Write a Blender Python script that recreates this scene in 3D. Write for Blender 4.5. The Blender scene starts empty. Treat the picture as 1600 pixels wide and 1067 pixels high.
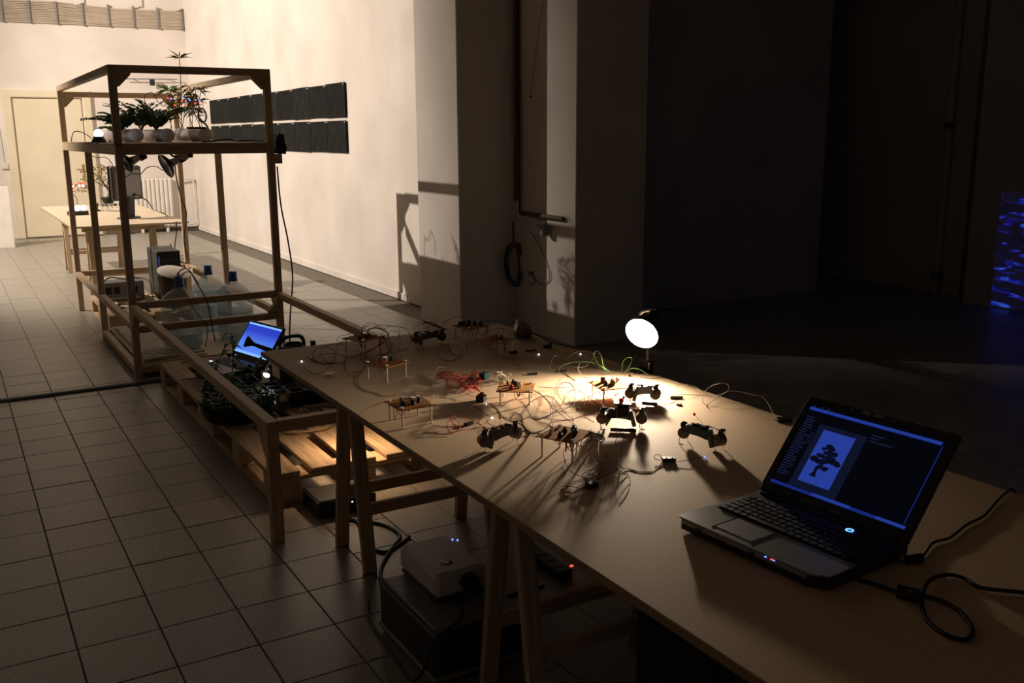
import bpy, math, random
from mathutils import Matrix, Vector
random.seed(7)
sc = bpy.context.scene
col = sc.collection
V = Vector

# ------------------------------------------------------------------ camera
F = 1487.77
EYE = V((0, 0, 1.56))
_y, _p, _r = [math.radians(a) for a in (-30.571, 12.2213, -0.29637)]
_f = V((-math.sin(_y)*math.cos(_p), math.cos(_y)*math.cos(_p), -math.sin(_p)))
_rt = V((math.cos(_y), math.sin(_y), 0))
_up = _rt.cross(_f)
RT = _rt*math.cos(_r) + _up*math.sin(_r)
UP = -_rt*math.sin(_r) + _up*math.cos(_r)
cd = bpy.data.cameras.new('camera')
cam = bpy.data.objects.new('camera', cd)
col.objects.link(cam)
cd.sensor_width = 36
cd.lens = F*36/1600
cd.clip_start = .05
mw = Matrix((RT, UP, -_f)).transposed().to_4x4()
mw.translation = EYE
cam.matrix_world = mw
sc.camera = cam

def ray(x, y): return _f + RT*((x-800)/F) - UP*((y-533.5)/F)
def PZ(x, y, z): d = ray(x, y); return EYE + d*((z-EYE.z)/d.z)
def PY(x, y, Y): d = ray(x, y); return EYE + d*(Y/d.y)
def PX(x, y, X): d = ray(x, y); return EYE + d*(X/d.x)

# ------------------------------------------------------------------ world, exposure, main lamp
wd = bpy.data.worlds.new('world'); sc.world = wd; wd.use_nodes = True
wd.node_tree.nodes['Background'].inputs[0].default_value = (.01, .011, .014, 1)
wd.node_tree.nodes['Background'].inputs[1].default_value = .3
vs = sc.view_settings
vs.view_transform = 'Standard'; vs.look = 'None'; vs.exposure = 0.0; vs.gamma = 1.0
vs.use_curve_mapping = False

FLOOD_AT = V((-2.9, 12.2, 4.7)); FLOOD_TO = V((3.74, 12.9, 1.9))
FLOOD_W = 2650
LAMP_STRENGTH = 40
LAMP_W = 50
UNDER_LAMP_W = 9
ld = bpy.data.lights.new('hall_spotlight', 'SPOT')
ld.energy = FLOOD_W; ld.color = (1, .85, .71); ld.spot_size = math.radians(99); ld.spot_blend = .5
ld.shadow_soft_size = .035
lo = bpy.data.objects.new('hall_spotlight_beam', ld); col.objects.link(lo)
lo.location = FLOOD_AT
lo.rotation_euler = (FLOOD_TO-FLOOD_AT).to_track_quat('-Z', 'Y').to_euler()

# ------------------------------------------------------------------ materials
MATS = {}
def _new(name):
    m = bpy.data.materials.new(name); m.use_nodes = True
    return m, m.node_tree.nodes, m.node_tree.links, m.node_tree.nodes['Principled BSDF']
def pm(name, c, rough=.6, metal=0, var=.12, scale=18, stretch=(1, 1, 1), bump=0, bscale=60, detail=4,
       spec=.5, rnd=0, c2=None, trans=0, ior=1.45, alpha=1):
    m, n, l, b = _new(name)
    tc = n.new('ShaderNodeTexCoord'); mp = n.new('ShaderNodeMapping')
    mp.inputs['Scale'].default_value = stretch
    l.new(tc.outputs['Object'], mp.inputs['Vector'])
    nz = n.new('ShaderNodeTexNoise'); nz.inputs['Scale'].default_value = scale; nz.inputs['Detail'].default_value = detail
    l.new(mp.outputs[0], nz.inputs['Vector'])
    rp = n.new('ShaderNodeValToRGB')
    lo_ = tuple(max(0, x*(1-var)) for x in c); hi = tuple(min(1, x*(1+var)) for x in (c2 or c))
    rp.color_ramp.elements[0].position = .3; rp.color_ramp.elements[1].position = .7
    rp.color_ramp.elements[0].color = (*lo_, 1); rp.color_ramp.elements[1].color = (*hi, 1)
    l.new(nz.outputs['Fac'], rp.inputs[0])
    out = rp.outputs[0]
    if rnd:
        oi = n.new('ShaderNodeObjectInfo'); mr = n.new('ShaderNodeMapRange')
        mr.inputs['To Min'].default_value = 1-rnd; mr.inputs['To Max'].default_value = 1+rnd
        l.new(oi.outputs['Random'], mr.inputs['Value'])
        hs = n.new('ShaderNodeHueSaturation'); l.new(mr.outputs[0], hs.inputs['Value']); l.new(out, hs.inputs['Color'])
        out = hs.outputs[0]
    l.new(out, b.inputs['Base Color'])
    b.inputs['Roughness'].default_value = rough; b.inputs['Metallic'].default_value = metal
    b.inputs['Specular IOR Level'].default_value = spec
    if trans:
        b.inputs['Transmission Weight'].default_value = trans; b.inputs['IOR'].default_value = ior
    if alpha < 1: b.inputs['Alpha'].default_value = alpha
    if bump:
        n2 = n.new('ShaderNodeTexNoise'); n2.inputs['Scale'].default_value = bscale; n2.inputs['Detail'].default_value = 5
        l.new(mp.outputs[0], n2.inputs['Vector'])
        bp = n.new('ShaderNodeBump'); bp.inputs['Strength'].default_value = bump; bp.inputs['Distance'].default_value = .01
        l.new(n2.outputs['Fac'], bp.inputs['Height']); l.new(bp.outputs[0], b.inputs['Normal'])
    MATS[name] = m
    return m
def em(name, c, s, base=(.02, .02, .02)):
    m, n, l, b = _new(name)
    b.inputs['Specular IOR Level'].default_value = .05 if name.startswith('screen') else .4
    b.inputs['Base Color'].default_value = (*base, 1); b.inputs['Roughness'].default_value = .4
    b.inputs['Emission Color'].default_value = (*c, 1); b.inputs['Emission Strength'].default_value = s
    MATS[name] = m
    return m

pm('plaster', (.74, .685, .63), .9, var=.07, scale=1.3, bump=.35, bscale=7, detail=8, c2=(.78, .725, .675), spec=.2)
pm('plaster_dimmed', (.58, .555, .53), .9, var=.1, scale=1.1, bump=.3, bscale=6, detail=8, spec=.2)  # same white plaster, shade of the dim walls mixed into its colour
pm('ceiling_paint', (.38, .37, .35), .95, var=.04, scale=2, spec=.1)
pm('grout', (.17, .15, .12), .9, var=.2, scale=30)
pm('terrazzo', (.31, .288, .245), .36, var=.5, scale=150, rnd=.13, bump=.06, bscale=5, spec=.5)
pm('pine', (.54, .4, .26), .6, var=.22, scale=4, stretch=(1.2, 22, 22), bump=.12, bscale=30, rnd=.1)
pm('pallet_wood', (.56, .41, .26), .8, var=.3, scale=4, stretch=(1.2, 18, 18), bump=.3, bscale=30, rnd=.16)
pm('mdf', (.6, .435, .285), .72, var=.1, scale=260, bump=.03, bscale=300, spec=.18)
pm('mdf_edge', (.36, .25, .15), .8, var=.2, scale=200)
pm('pale_board', (.66, .55, .4), .5, var=.08, scale=120)
pm('black_plastic', (.012, .012, .013), .38, var=.3, scale=60)
pm('black_matte', (.02, .02, .02), .8, var=.3, scale=40)
pm('black_sheet', (.012, .0125, .012), .85, spec=.15, var=.45, scale=9, bump=.1, bscale=20, rnd=.25)
pm('dark_grey', (.04, .039, .038), .5, var=.2, scale=50)
pm('grey_plastic', (.22, .22, .22), .45, var=.1, scale=40)
pm('silver_plastic', (.34, .335, .32), .34, metal=.35, var=.06, scale=160)
pm('white_plastic', (.7, .68, .64), .45, var=.05, scale=30)
pm('pvc', (.74, .68, .7), .4, var=.05, scale=12)
pm('cream_paint', (.74, .66, .5), .5, var=.05, scale=3, bump=.05, bscale=12)
pm('white_paint', (.76, .72, .66), .5, var=.05, scale=5)
pm('steel', (.62, .62, .62), .25, metal=1, var=.08, scale=40)
pm('nail_steel', (.74, .73, .72), .35, metal=.45, var=.05, scale=40)
pm('brass', (.65, .45, .2), .35, metal=.9, var=.1, scale=40)
pm('perfboard', (.42, .19, .06), .85, spec=.1, var=.16, scale=160)
pm('pcb_green', (.02, .06, .035), .45, var=.3, scale=120)
pm('teal_plastic', (.008, .06, .062), .45, var=.2, scale=60)
pm('motor_case', (.13, .1, .065), .4, metal=.4, var=.25, scale=90)
pm('wire_red', (.5, .045, .03), .7, spec=.2, var=.2, scale=50)
pm('wire_dark', (.05, .028, .022), .7, spec=.2, var=.3, scale=50)
pm('wire_brown', (.2, .08, .045), .7, spec=.2, var=.3, scale=50)
pm('wire_green', (.16, .32, .13), .7, spec=.2, var=.2, scale=60)
pm('wire_white', (.42, .38, .31), .7, spec=.2, var=.2, scale=60)
pm('cable_black', (.012, .012, .012), .5, var=.2, scale=40)
pm('leaf_green', (.075, .16, .045), .5, var=.4, scale=14, rnd=.12)
pm('leaf_dark', (.045, .11, .04), .5, var=.4, scale=14)
pm('leaf_light', (.16, .26, .06), .5, var=.3, scale=14)
pm('leaf_dry', (.36, .3, .14), .6, var=.35, scale=20)
pm('stem_brown', (.16, .1, .05), .8, var=.3, scale=30)
pm('soil', (.025, .018, .012), .95, var=.4, scale=90, bump=.5, bscale=80)
pm('can_green', (.012, .06, .035), .4, var=.15, scale=20)
pm('rope', (.5, .38, .22), .9, var=.3, scale=90, stretch=(1, 1, 1), bump=.5, bscale=120)
pm('cap_blue', (.03, .11, .42), .4, var=.1, scale=20)
pm('key_black', (.01, .01, .011), .5, var=.2, scale=60)
pm('chalk', (.3, .3, .3), .9, var=.5, scale=30)
pm('ribbed_white', (.66, .62, .55), .6, var=.06, scale=20)
pm('conduit_beige', (.5, .43, .34), .6, var=.1, scale=6)
pm('arm_grey', (.12, .11, .1), .5, var=.15, scale=60)
pm('rust', (.12, .09, .07), .7, var=.3, scale=30)
pm('pot_black', (.014, .014, .015), .5, var=.2, scale=30)
pm('pot_grey', (.16, .15, .14), .45, var=.15, scale=30)
pm('lens_glass', (.02, .02, .03), .1, var=.1, scale=10)

def jug_material():
    m, n, l, b = _new('jug_plastic')
    out = n['Material Output']
    tr = n.new('ShaderNodeBsdfTransparent'); tr.inputs[0].default_value = (.88, .94, .97, 1)
    b.inputs['Base Color'].default_value = (.7, .8, .86, 1); b.inputs['Roughness'].default_value = .18
    nz = n.new('ShaderNodeTexNoise'); nz.inputs['Scale'].default_value = 4
    mr = n.new('ShaderNodeMapRange'); mr.inputs['To Min'].default_value = .24; mr.inputs['To Max'].default_value = .4
    l.new(nz.outputs['Fac'], mr.inputs['Value'])
    mx = n.new('ShaderNodeMixShader'); l.new(mr.outputs[0], mx.inputs[0])
    l.new(tr.outputs[0], mx.inputs[1]); l.new(b.outputs[0], mx.inputs[2]); l.new(mx.outputs[0], out.inputs[0])
    MATS['jug_plastic'] = m
jug_material()
def screen_gradient(name, c0, c1, s, axis=1):
    m, n, l, b = _new(name)
    tc = n.new('ShaderNodeTexCoord'); sp = n.new('ShaderNodeSeparateXYZ'); l.new(tc.outputs['Object'], sp.inputs[0])
    mr = n.new('ShaderNodeMapRange'); mr.inputs['From Min'].default_value = .02; mr.inputs['From Max'].default_value = .25
    l.new(sp.outputs[axis], mr.inputs['Value'])
    rp = n.new('ShaderNodeValToRGB'); rp.color_ramp.elements[0].color = (*c0, 1); rp.color_ramp.elements[1].color = (*c1, 1)
    rp.color_ramp.elements[0].position = .35; rp.color_ramp.elements[1].position = .75
    l.new(mr.outputs[0], rp.inputs[0]); l.new(rp.outputs[0], b.inputs['Emission Color'])
    b.inputs['Emission Strength'].default_value = s; b.inputs['Base Color'].default_value = (.01, .01, .02, 1)
    MATS[name] = m
screen_gradient('screen_blue_sky', (.09, .24, .9), (.025, .05, .55), 1.0)
em('screen_black', (.0006, .0008, .003), 1.0)
em('screen_navy', (.004, .006, .02), 1.0)
em('screen_window', (.018, .044, .3), 1.0)
em('screen_bar', (.007, .018, .15), 1.0)
em('screen_bar_light', (.014, .04, .27), 1.0)
em('screen_text', (.01, .013, .04), 1.0)
em('screen_pale', (.25, .5, 1.0), 1.0)
em('screen_ink', (.002, .003, .012), 1.0)
em('led_blue', (.15, .25, 1), 2)
em('led_white', (.75, .8, 1), 5)
em('led_red', (1, .08, .03), 2)
em('led_ball', (.8, .92, 1), 12)
em('globe_glow', (1, .93, .85), 1.6, base=(.8, .8, .8))
em('led_spot', (.8, .9, 1), 40)
em('led_ring', (.1, .3, 1), 3)
em('blue_dim', (.02, .04, .2), .8)
em('red_lens', (.8, .02, .01), .06, base=(.6, .02, .01))
em('bulb_face', (1, .83, .64), LAMP_STRENGTH)
em('under_bulb', (1, .62, .34), 160)
def projection_material():  # light thrown on the wall, put into the panel's own emission
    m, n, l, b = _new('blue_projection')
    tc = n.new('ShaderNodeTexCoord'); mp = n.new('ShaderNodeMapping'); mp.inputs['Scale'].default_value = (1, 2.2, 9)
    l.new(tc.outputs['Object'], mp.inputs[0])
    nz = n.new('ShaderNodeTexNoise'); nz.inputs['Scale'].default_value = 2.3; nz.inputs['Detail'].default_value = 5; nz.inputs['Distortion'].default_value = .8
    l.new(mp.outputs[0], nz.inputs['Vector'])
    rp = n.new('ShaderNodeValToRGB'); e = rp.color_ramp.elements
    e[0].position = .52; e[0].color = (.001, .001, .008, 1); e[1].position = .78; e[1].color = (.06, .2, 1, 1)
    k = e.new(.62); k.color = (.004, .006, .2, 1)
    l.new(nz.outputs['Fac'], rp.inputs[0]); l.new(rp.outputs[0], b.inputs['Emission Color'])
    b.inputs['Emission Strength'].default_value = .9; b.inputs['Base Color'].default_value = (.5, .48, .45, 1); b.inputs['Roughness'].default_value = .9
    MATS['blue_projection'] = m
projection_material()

# ------------------------------------------------------------------ mesh helpers
I4 = Matrix.Identity(4)
def T(*a): return Matrix.Translation(V(a) if len(a) == 3 else a[0])
def RZ(a): return Matrix.Rotation(a, 4, 'Z')
def RX(a): return Matrix.Rotation(a, 4, 'X')
def RY(a): return Matrix.Rotation(a, 4, 'Y')
def frame_of(d, up=V((0, 0, 1))):
    d = d.normalized()
    if abs(d.dot(up)) > .98: up = V((1, 0, 0))
    s = up.cross(d).normalized(); u = d.cross(s)
    return d, s, u
class G:
    def __init__(s): s.v = []; s.f = []; s.sm = []
    def add(s, vs, fs, smooth=False):
        o = len(s.v); s.v += [tuple(x) for x in vs]
        s.f += [tuple(i+o for i in f) for f in fs]; s.sm += [smooth]*len(fs)
        return s
    def box(s, c, d, M=None, ch=0):
        c = V(c); hx, hy, hz = d[0]/2, d[1]/2, d[2]/2
        if ch <= 0:
            vs = [V((x*hx, y*hy, z*hz)) for x in (-1, 1) for y in (-1, 1) for z in (-1, 1)]
            fs = [(0, 1, 3, 2), (4, 6, 7, 5), (0, 4, 5, 1), (2, 3, 7, 6), (0, 2, 6, 4), (1, 5, 7, 3)]
        else:
            ch = min(ch, hx*.9, hy*.9, hz*.9)
            vs = []; idx = {}
            for x in (-1, 1):
                for y in (-1, 1):
                    for z in (-1, 1):
                        idx[x, y, z] = len(vs)
                        vs += [V((x*hx, y*(hy-ch), z*(hz-ch))), V((x*(hx-ch), y*hy, z*(hz-ch))), V((x*(hx-ch), y*(hy-ch), z*hz))]
            fs = []
            def q(a, b, c_, d_, k): return tuple(idx[p]+k for p in (a, b, c_, d_))
            for e in (-1, 1):
                o = [(-1, -1), (1, -1), (1, 1), (-1, 1)]
                fx = [idx[e, a, b]+0 for a, b in o]; fy = [idx[a, e, b]+1 for a, b in o]; fz = [idx[a, b, e]+2 for a, b in o]
                fs += [tuple(fx if e > 0 else fx[::-1]), tuple(fy[::-1] if e > 0 else fy), tuple(fz if e > 0 else fz[::-1])]
            for a in (-1, 1):
                for b in (-1, 1):
                    fs.append((idx[a, b, -1], idx[a, b, 1], idx[a, b, 1]+1, idx[a, b, -1]+1))
                    fs.append((idx[a, -1, b], idx[a, 1, b], idx[a, 1, b]+2, idx[a, -1, b]+2))
                    fs.append((idx[-1, a, b]+1, idx[1, a, b]+1, idx[1, a, b]+2, idx[-1, a, b]+2))
                    for z in (-1, 1): fs.append((idx[a, b, z], idx[a, b, z]+1, idx[a, b, z]+2))
        vs = [(M @ (v+c)) if M else v+c for v in vs]
        return s.add(vs, fs)
    def cyl(s, p0, p1, r0, r1=None, n=12, cap=True, smooth=True):
        p0, p1 = V(p0), V(p1); r1 = r0 if r1 is None else r1
        d, a, b = frame_of(p1-p0)
        vs = []
        for p, r in ((p0, r0), (p1, r1)):
            for i in range(n):
                t = 2*math.pi*i/n; vs.append(p+a*(r*math.cos(t))+b*(r*math.sin(t)))
        s.add(vs, [(i, (i+1) % n, n+(i+1) % n, n+i) for i in range(n)], smooth)
        if cap: s.add(vs, [tuple(range(n))[::-1], tuple(range(n, 2*n))])
        return s
    def tube(s, pts, r, n=6, closed=False, rr=None):
        pts = [V(p) for p in pts]; m = len(pts)
        vs = []; pa = None
        for i, p in enumerate(pts):
            if closed: d = pts[(i+1) % m]-pts[i-1]
            else: d = pts[min(i+1, m-1)]-pts[max(i-1, 0)]
            if d.length < 1e-9: d = V((0, 0, 1))
            d.normalize()
            if pa is None: _, pa, _ = frame_of(d)
            a = pa-d*pa.dot(d)
            if a.length < 1e-6: _, a, _ = frame_of(d)
            a.normalize(); b = d.cross(a); pa = a
            q = rr[i] if rr else r
            for k in range(n):
                t = 2*math.pi*k/n; vs.append(p+a*(q*math.cos(t))+b*(q*math.sin(t)))
        fs = []
        for i in range(m if closed else m-1):
            j = (i+1) % m
            for k in range(n): fs.append((i*n+k, i*n+(k+1) % n, j*n+(k+1) % n, j*n+k))
        s.add(vs, fs, True)
        if not closed: s.add(vs, [tuple(range(n))[::-1], tuple(range((m-1)*n, m*n))])
        return s
    def lathe(s, prof, n=20, M=None, smooth=True, caps=True):
        vs = []
        for r, z in prof:
            for k in range(n):
                t = 2*math.pi*k/n; v = V((r*math.cos(t), r*math.sin(t), z)); vs.append(M @ v if M else v)
        fs = []
        for i in range(len(prof)-1):
            for k in range(n): fs.append((i*n+k, i*n+(k+1) % n, (i+1)*n+(k+1) % n, (i+1)*n+k))
        s.add(vs, fs, smooth)
        if caps and prof[0][0] > 1e-5: s.add(vs, [tuple(range(n))[::-1]])
        if caps and prof[-1][0] > 1e-5: s.add(vs, [tuple(range((len(prof)-1)*n, len(prof)*n))])
        return s
    def ball(s, c, r, n=10, m=7, sc_=(1, 1, 1)):
        c = V(c); vs = []
        for i in range(m+1):
            ph = math.pi*i/m
            for k in range(n):
                t = 2*math.pi*k/n
                vs.append(c+V((r*sc_[0]*math.sin(ph)*math.cos(t), r*sc_[1]*math.sin(ph)*math.sin(t), -r*sc_[2]*math.cos(ph))))
        return s.add(vs, [(i*n+k, i*n+(k+1) % n, (i+1)*n+(k+1) % n, (i+1)*n+k) for i in range(m) for k in range(n)], True)
    def prism(s, poly, z0, z1, M=None):
        n = len(poly)
        vs = [V((x, y, z0)) for x, y in poly]+[V((x, y, z1)) for x, y in poly]
        if M: vs = [M @ v for v in vs]
        return s.add(vs, [tuple(range(n))[::-1], tuple(range(n, 2*n))]+[(i, (i+1) % n, n+(i+1) % n, n+i) for i in range(n)])
    def leaf(s, b, d, nrm, L, w, droop=.15):
        d = d.normalized(); sd = d.cross(nrm).normalized(); nn = sd.cross(d)
        p = [b, b+d*(L*.4)+sd*w+nn*(w*.35), b+d*(L*.45), b+d*(L*.4)-sd*w+nn*(w*.35), b+d*L-V((0, 0, L*droop))]
        return s.add(p, [(0, 2, 1), (0, 3, 2), (1, 2, 4), (2, 3, 4)], True)
    def mesh(s, name):
        me = bpy.data.meshes.new(name); me.from_pydata(s.v, [], s.f); me.update()
        me.polygons.foreach_set('use_smooth', s.sm)
        return me
CACHE = {}
def shared(key, fn):
    if key not in CACHE: CACHE[key] = fn().mesh(key)
    return CACHE[key]
def O(name, g, mat, parent=None, M=None, label=None, cat=None, group=None, kind=None):
    me = g.mesh(name) if isinstance(g, G) else g
    if not me.materials: me.materials.append(MATS[mat])
    o = bpy.data.objects.new(name, me); col.objects.link(o)
    if me.materials[0] != MATS[mat]:
        o.material_slots[0].link = 'OBJECT'; o.material_slots[0].material = MATS[mat]
    o.matrix_basis = M or I4
    if parent:
        o.parent = parent; o.matrix_parent_inverse = parent.matrix_basis.inverted()
    return tag(o, label, cat, group, kind)
def tag(o, label=None, cat=None, group=None, kind=None):
    for k, v in (('label', label), ('category', cat), ('group', group), ('kind', kind)):
        if v: o[k] = v
    return o
def E_(name, M, label, cat, group=None):
    o = bpy.data.objects.new(name, None); col.objects.link(o); o.empty_display_size = .1
    o.matrix_basis = M if isinstance(M, Matrix) else T(V(M))
    return tag(o, label, cat, group)
def S(name, g, mat, label=None, cat=None, parent=None, M=None):
    return O(name, g, mat, parent, M, label, cat, None, None if parent else 'structure')
def bar(name, p0, p1, w, h, mat, parent, up=V((0, 0, 1)), ch=.003):
    """square-sawn timber from p0 to p1 (centre line); its grain runs along local x"""
    p0, p1 = V(p0), V(p1); d, s, u = frame_of(p1-p0, up)
    M = Matrix((d, s, u)).transposed().to_4x4(); M.translation = (p0+p1)/2
    L = (p1-p0).length
    return O(name, shared('bar_%s_%.3f_%.3f_%.3f' % (mat, L, w, h), lambda: G().box((0, 0, 0), (L, w, h), ch=ch)), mat, parent, M)
def spline(pts, k=6, closed=False):
    pts = [V(p) for p in pts]; out = []; n = len(pts)
    for i in range(n if closed else n-1):
        if closed: a, b, c, d = pts[i-1], pts[i], pts[(i+1) % n], pts[(i+2) % n]
        else: a, b, c, d = pts[max(i-1, 0)], pts[i], pts[i+1], pts[min(i+2, n-1)]
        for j in range(k):
            t = j/k
            out.append(.5*((2*b)+(c-a)*t+(2*a-5*b+4*c-d)*t*t+(3*b-a-3*c+d)*t**3))
    if not closed: out.append(pts[-1])
    return out
def jit(a): return V((random.uniform(-a, a), random.uniform(-a, a), random.uniform(-a, a)))
def sag(p0, p1, drop, n=10):
    p0, p1 = V(p0), V(p1)
    return [p0.lerp(p1, i/n)-V((0, 0, drop*4*(i/n)*(1-i/n))) for i in range(n+1)]

# ------------------------------------------------------------------ the setting
CEIL = 5.2
floor = S('floor', G().box((1, 7.75, -.06), (17.2, 18.7, .1)), 'grout', 'grey terrazzo tile floor of the hall', 'floor')
TX, TY = .2478, .2665
def tile_mesh(i):
    r = random.Random(i)
    g = G(); g.box((0, 0, -.005), (TX-.0035, TY-.0035, .0105), ch=.0016)
    return g
cands = []
for ix in range(-14, 37):
    x = .203 + TX*(ix+.5)
    off = random.Random(ix*7+1).choice([0, 0, .0, .11, -.06]) if not (-1 <= ix <= 2) else 0.0
    for iy in range(-6, 54):
        y = 3.55 + off + TY*(iy+.5)
        if x < -3.3 or x > 9.1 or y < -1.3 or y > 16.75: continue
        d = V((x, y, 0))-EYE; w = d.dot(_f)
        if w < .5: continue
        u = 800+F*d.dot(RT)/w; v = 533.5-F*d.dot(UP)/w
        vis = -60 < u < 1660 and 330 < v < 1130
        hid = (3.44 < x and y > 6.7) or (x > 4 and y > 6.7)
        if hid and not (7.4 < x < 8.5): continue
        # floor mostly hidden under the work table ranks last
        under = 1.35 < x < 2.1 and .4 < y < 3.2
        cands.append((0 if (vis and not under) else 1, w, ix, iy, x, y))
cands.sort()
tm = [shared('tile_%d' % i, lambda i=i: tile_mesh(i)) for i in range(1)]
for c in cands[:300]:
    o = O('tile', tm[0], 'terrazzo', floor, T(c[4], c[5], random.uniform(-.0008, .0008)) @ RX(random.uniform(-.002, .002)) @ RY(random.uniform(-.002, .002)))
g = G()
for c in cands[300:]:
    g.box((c[4], c[5], -.0045+random.uniform(-.0006, .0006)), (TX-.0035, TY-.0035, .0095))
O('tile_field', g, 'terrazzo', floor, kind='stuff')

wr = S('wall_right', G().box((3.87, 12.4, CEIL/2), (.26, 9.3, CEIL)), 'plaster', 'cream plastered wall behind the black sheets', 'wall')
S('wall_pilaster_strip', G().box((3.8, 7.81, CEIL/2), (.17, .9, CEIL), ch=.008), 'plaster', 'shallow plaster strip where the lit wall ends', 'wall')
S('wall_pilaster', G().box((3.82, 6.995, CEIL/2), (.76, .75, CEIL), ch=.008), 'plaster', 'square plastered column behind the far end of the work table', 'wall')
S('wall_return', G().box((4.28, 6.34, CEIL/2), (.64, 1.12, CEIL), ch=.006), 'plaster', 'plastered wall return with conduit and socket', 'wall')
S('wall_center', G().box((6.08, 6.82, CEIL/2), (2.96, .26, CEIL)), 'plaster_dimmed', 'dim plaster wall behind the table lamp', 'wall')
S('wall_far_side', G().box((8.6, 7.6, CEIL/2), (.3, 3.8, CEIL)), 'plaster_dimmed', 'dark wall with a vertical pipe', 'wall')
S('wall_far_pilaster', G().box((8.45, 2.2, CEIL/2), (.6, 6.5, CEIL)), 'plaster_dimmed', 'dark wall carrying the blue projection', 'wall')
S('wall_back_room', G().box((6.3, 9.6, CEIL/2), (4.9, .2, CEIL)), 'plaster_dimmed', 'unlit wall beyond the black opening', 'wall')
wb = S('wall_back', G().box((-1.7, 17.03, CEIL/2), (11.6, .26, CEIL)), 'plaster', 'cream back wall with door and radiator', 'wall')
S('wall_left', G().box((-7.4, 7.75, CEIL/2), (.2, 18.7, CEIL)), 'plaster_dimmed', 'plain hall wall on the left', 'wall')
S('wall_front', G().box((1, -1.5, CEIL/2), (17, .2, CEIL)), 'plaster_dimmed', 'plain hall wall behind the viewer', 'wall')
S('ceiling', G().box((1, 7.75, CEIL+.06), (17.2, 18.7, .12)), 'ceiling_paint', 'pale hall ceiling', 'ceiling')
S('baseboard_right', G().box((3.735, 12.6, .035), (.02, 8.6, .07), ch=.003), 'plaster', 'low skirting along the cream wall', 'skirting')
S('baseboard_back', G().box((3.0, 16.89, .03), (1.5, .02, .06), ch=.003), 'rust', 'dark skirting under the radiator', 'skirting')

# door in the back wall
YB = 16.9
dr = S('door_1', G().box((1.56, YB-.015, 1.08), (.98, .03, 2.15), ch=.004), 'cream_paint', 'cream flush door in the back wall', 'door')
for nm, c, d in (('door_jamb', (1.0, YB-.03, 1.13), (.13, .07, 2.26)), ('door_jamb', (2.13, YB-.03, 1.13), (.13, .07, 2.26)), ('door_head', (1.565, YB-.03, 2.225), (1.26, .075, .12))):
    S(nm, G().box(c, d, ch=.012), 'cream_paint', parent=dr)
g = G().box((1.99, YB-.035, 1.02), (.035, .012, .24), ch=.003); g.cyl((1.99, YB-.04, 1.06), (1.99, YB-.09, 1.06), .009); g.cyl((1.99, YB-.085, 1.06), (1.88, YB-.085, 1.06), .009)
S('door_handle', g, 'brass', parent=dr)
g = G().box((1.565, YB-.02, .012), (1.0, .05, .02)); S('door_threshold', g, 'rust', parent=dr)

# radiator
rd = E_('radiator', (3.0, YB-.08, .05), 'white ribbed radiator under the cream back wall', 'radiator')
rib = shared('radiator_rib', lambda: G().box((0, 0, .42), (.062, .11, .8), ch=.02))
for i in range(9): O('radiator_section', rib, 'white_paint', rd, T(2.74+i*.068, YB-.1, .07))
pts = spline([(3.3, YB-.1, .85), (3.6, YB-.06, .86), (3.68, YB-.05, .82), (3.69, YB-.05, .3), (3.66, YB-.06, .12), (3.3, YB-.1, .1)], 5)
O('heating_pipe', G().tube(pts, .014, 8), 'white_paint', rd)
for x in (2.8, 3.2): O('radiator_foot', G().box((x, YB-.1, .035), (.04, .08, .07), ch=.006), 'white_paint', rd)

# bundle of conduits high on the back wall
cb = E_('conduit_bundle', (2.2, YB, 3.2), 'wide bundle of parallel grey conduits clamped high on the back wall', 'conduits')
def wob(x): return .03*math.sin(x*1.4)+.012*math.sin(x*4.1)
for i in range(13):
    z0 = 3.29+i*.0235
    pts = [V((x, YB-.022, z0-.012*(x-2.2)*0+wob(x)*(i/13)+.018*(x-2)*(0.2)+random.uniform(-.002, .002))) for x in [.6+.2*k for k in range(17)]]
    O('conduit', G().tube(pts, .0118, 6), 'conduit_beige', cb)
for i in range(9): O('conduit_clamp', G().box((.7+i*.375, YB-.03, 3.44), (.022, .05, .34), ch=.004), 'grey_plastic', cb)
for x in (2.2, 3.06, 3.72):
    O('conduit_riser', G().tube(spline([(x-.12, YB-.022, 3.58), (x, YB-.022, 3.62), (x+.03, YB-.022, 3.75), (x+.03, YB-.022, CEIL)], 5), .013, 6), 'white_plastic', cb)

# small rail with a black box above the door side
rl = E_('wall_rail', (2.75, YB-.12, 2.4), 'thin horizontal rail with a small black box on the back wall', 'rail')
O('rail_bar', G().cyl(PY(193, 123, YB-.1), PY(277, 124, YB-.1), .009, n=8), 'grey_plastic', rl)
p = PY(237, 127, YB-.1); O('rail_box', G().box(p+V((0, -.03, -.02)), (.07, .09, .1), ch=.006), 'black_plastic', rl)
for xx in (210, 265): O('rail_bracket', G().cyl(PY(xx, 123.5, YB-.1), PY(xx, 123.5, YB-.1)+V((0, .1, 0)), .008, n=8), 'grey_plastic', rl)

# socket and white board leaning at the far left
ws = E_('wall_socket', PY(8, 260, YB), 'small white socket beside the cream door frame', 'socket')
p = PY(8, 260, YB)
O('socket_plate', G().box(p+V((0, -.015, 0)), (.1, .03, .09), ch=.006), 'white_plastic', ws)
O('socket_rocker', G().box(p+V((0, -.032, 0)), (.05, .008, .05), ch=.002), 'pvc', ws)
O('socket_cable', G().cyl(p+V((0, -.01, .04)), p+V((-.03, -.01, .7)), .006, n=6), 'white_plastic', ws)
wp = E_('leaning_panel', (.72, 15.7, 0), 'tall white panel standing at the far left edge', 'panel')
O('panel_face', G().box((.55, 15.6, .44), (.52, .04, .88), ch=.004), 'white_paint', wp)
O('panel_edge_trim', G().box((.815, 15.6, .44), (.012, .05, .88), ch=.002), 'white_plastic', wp)

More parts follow.
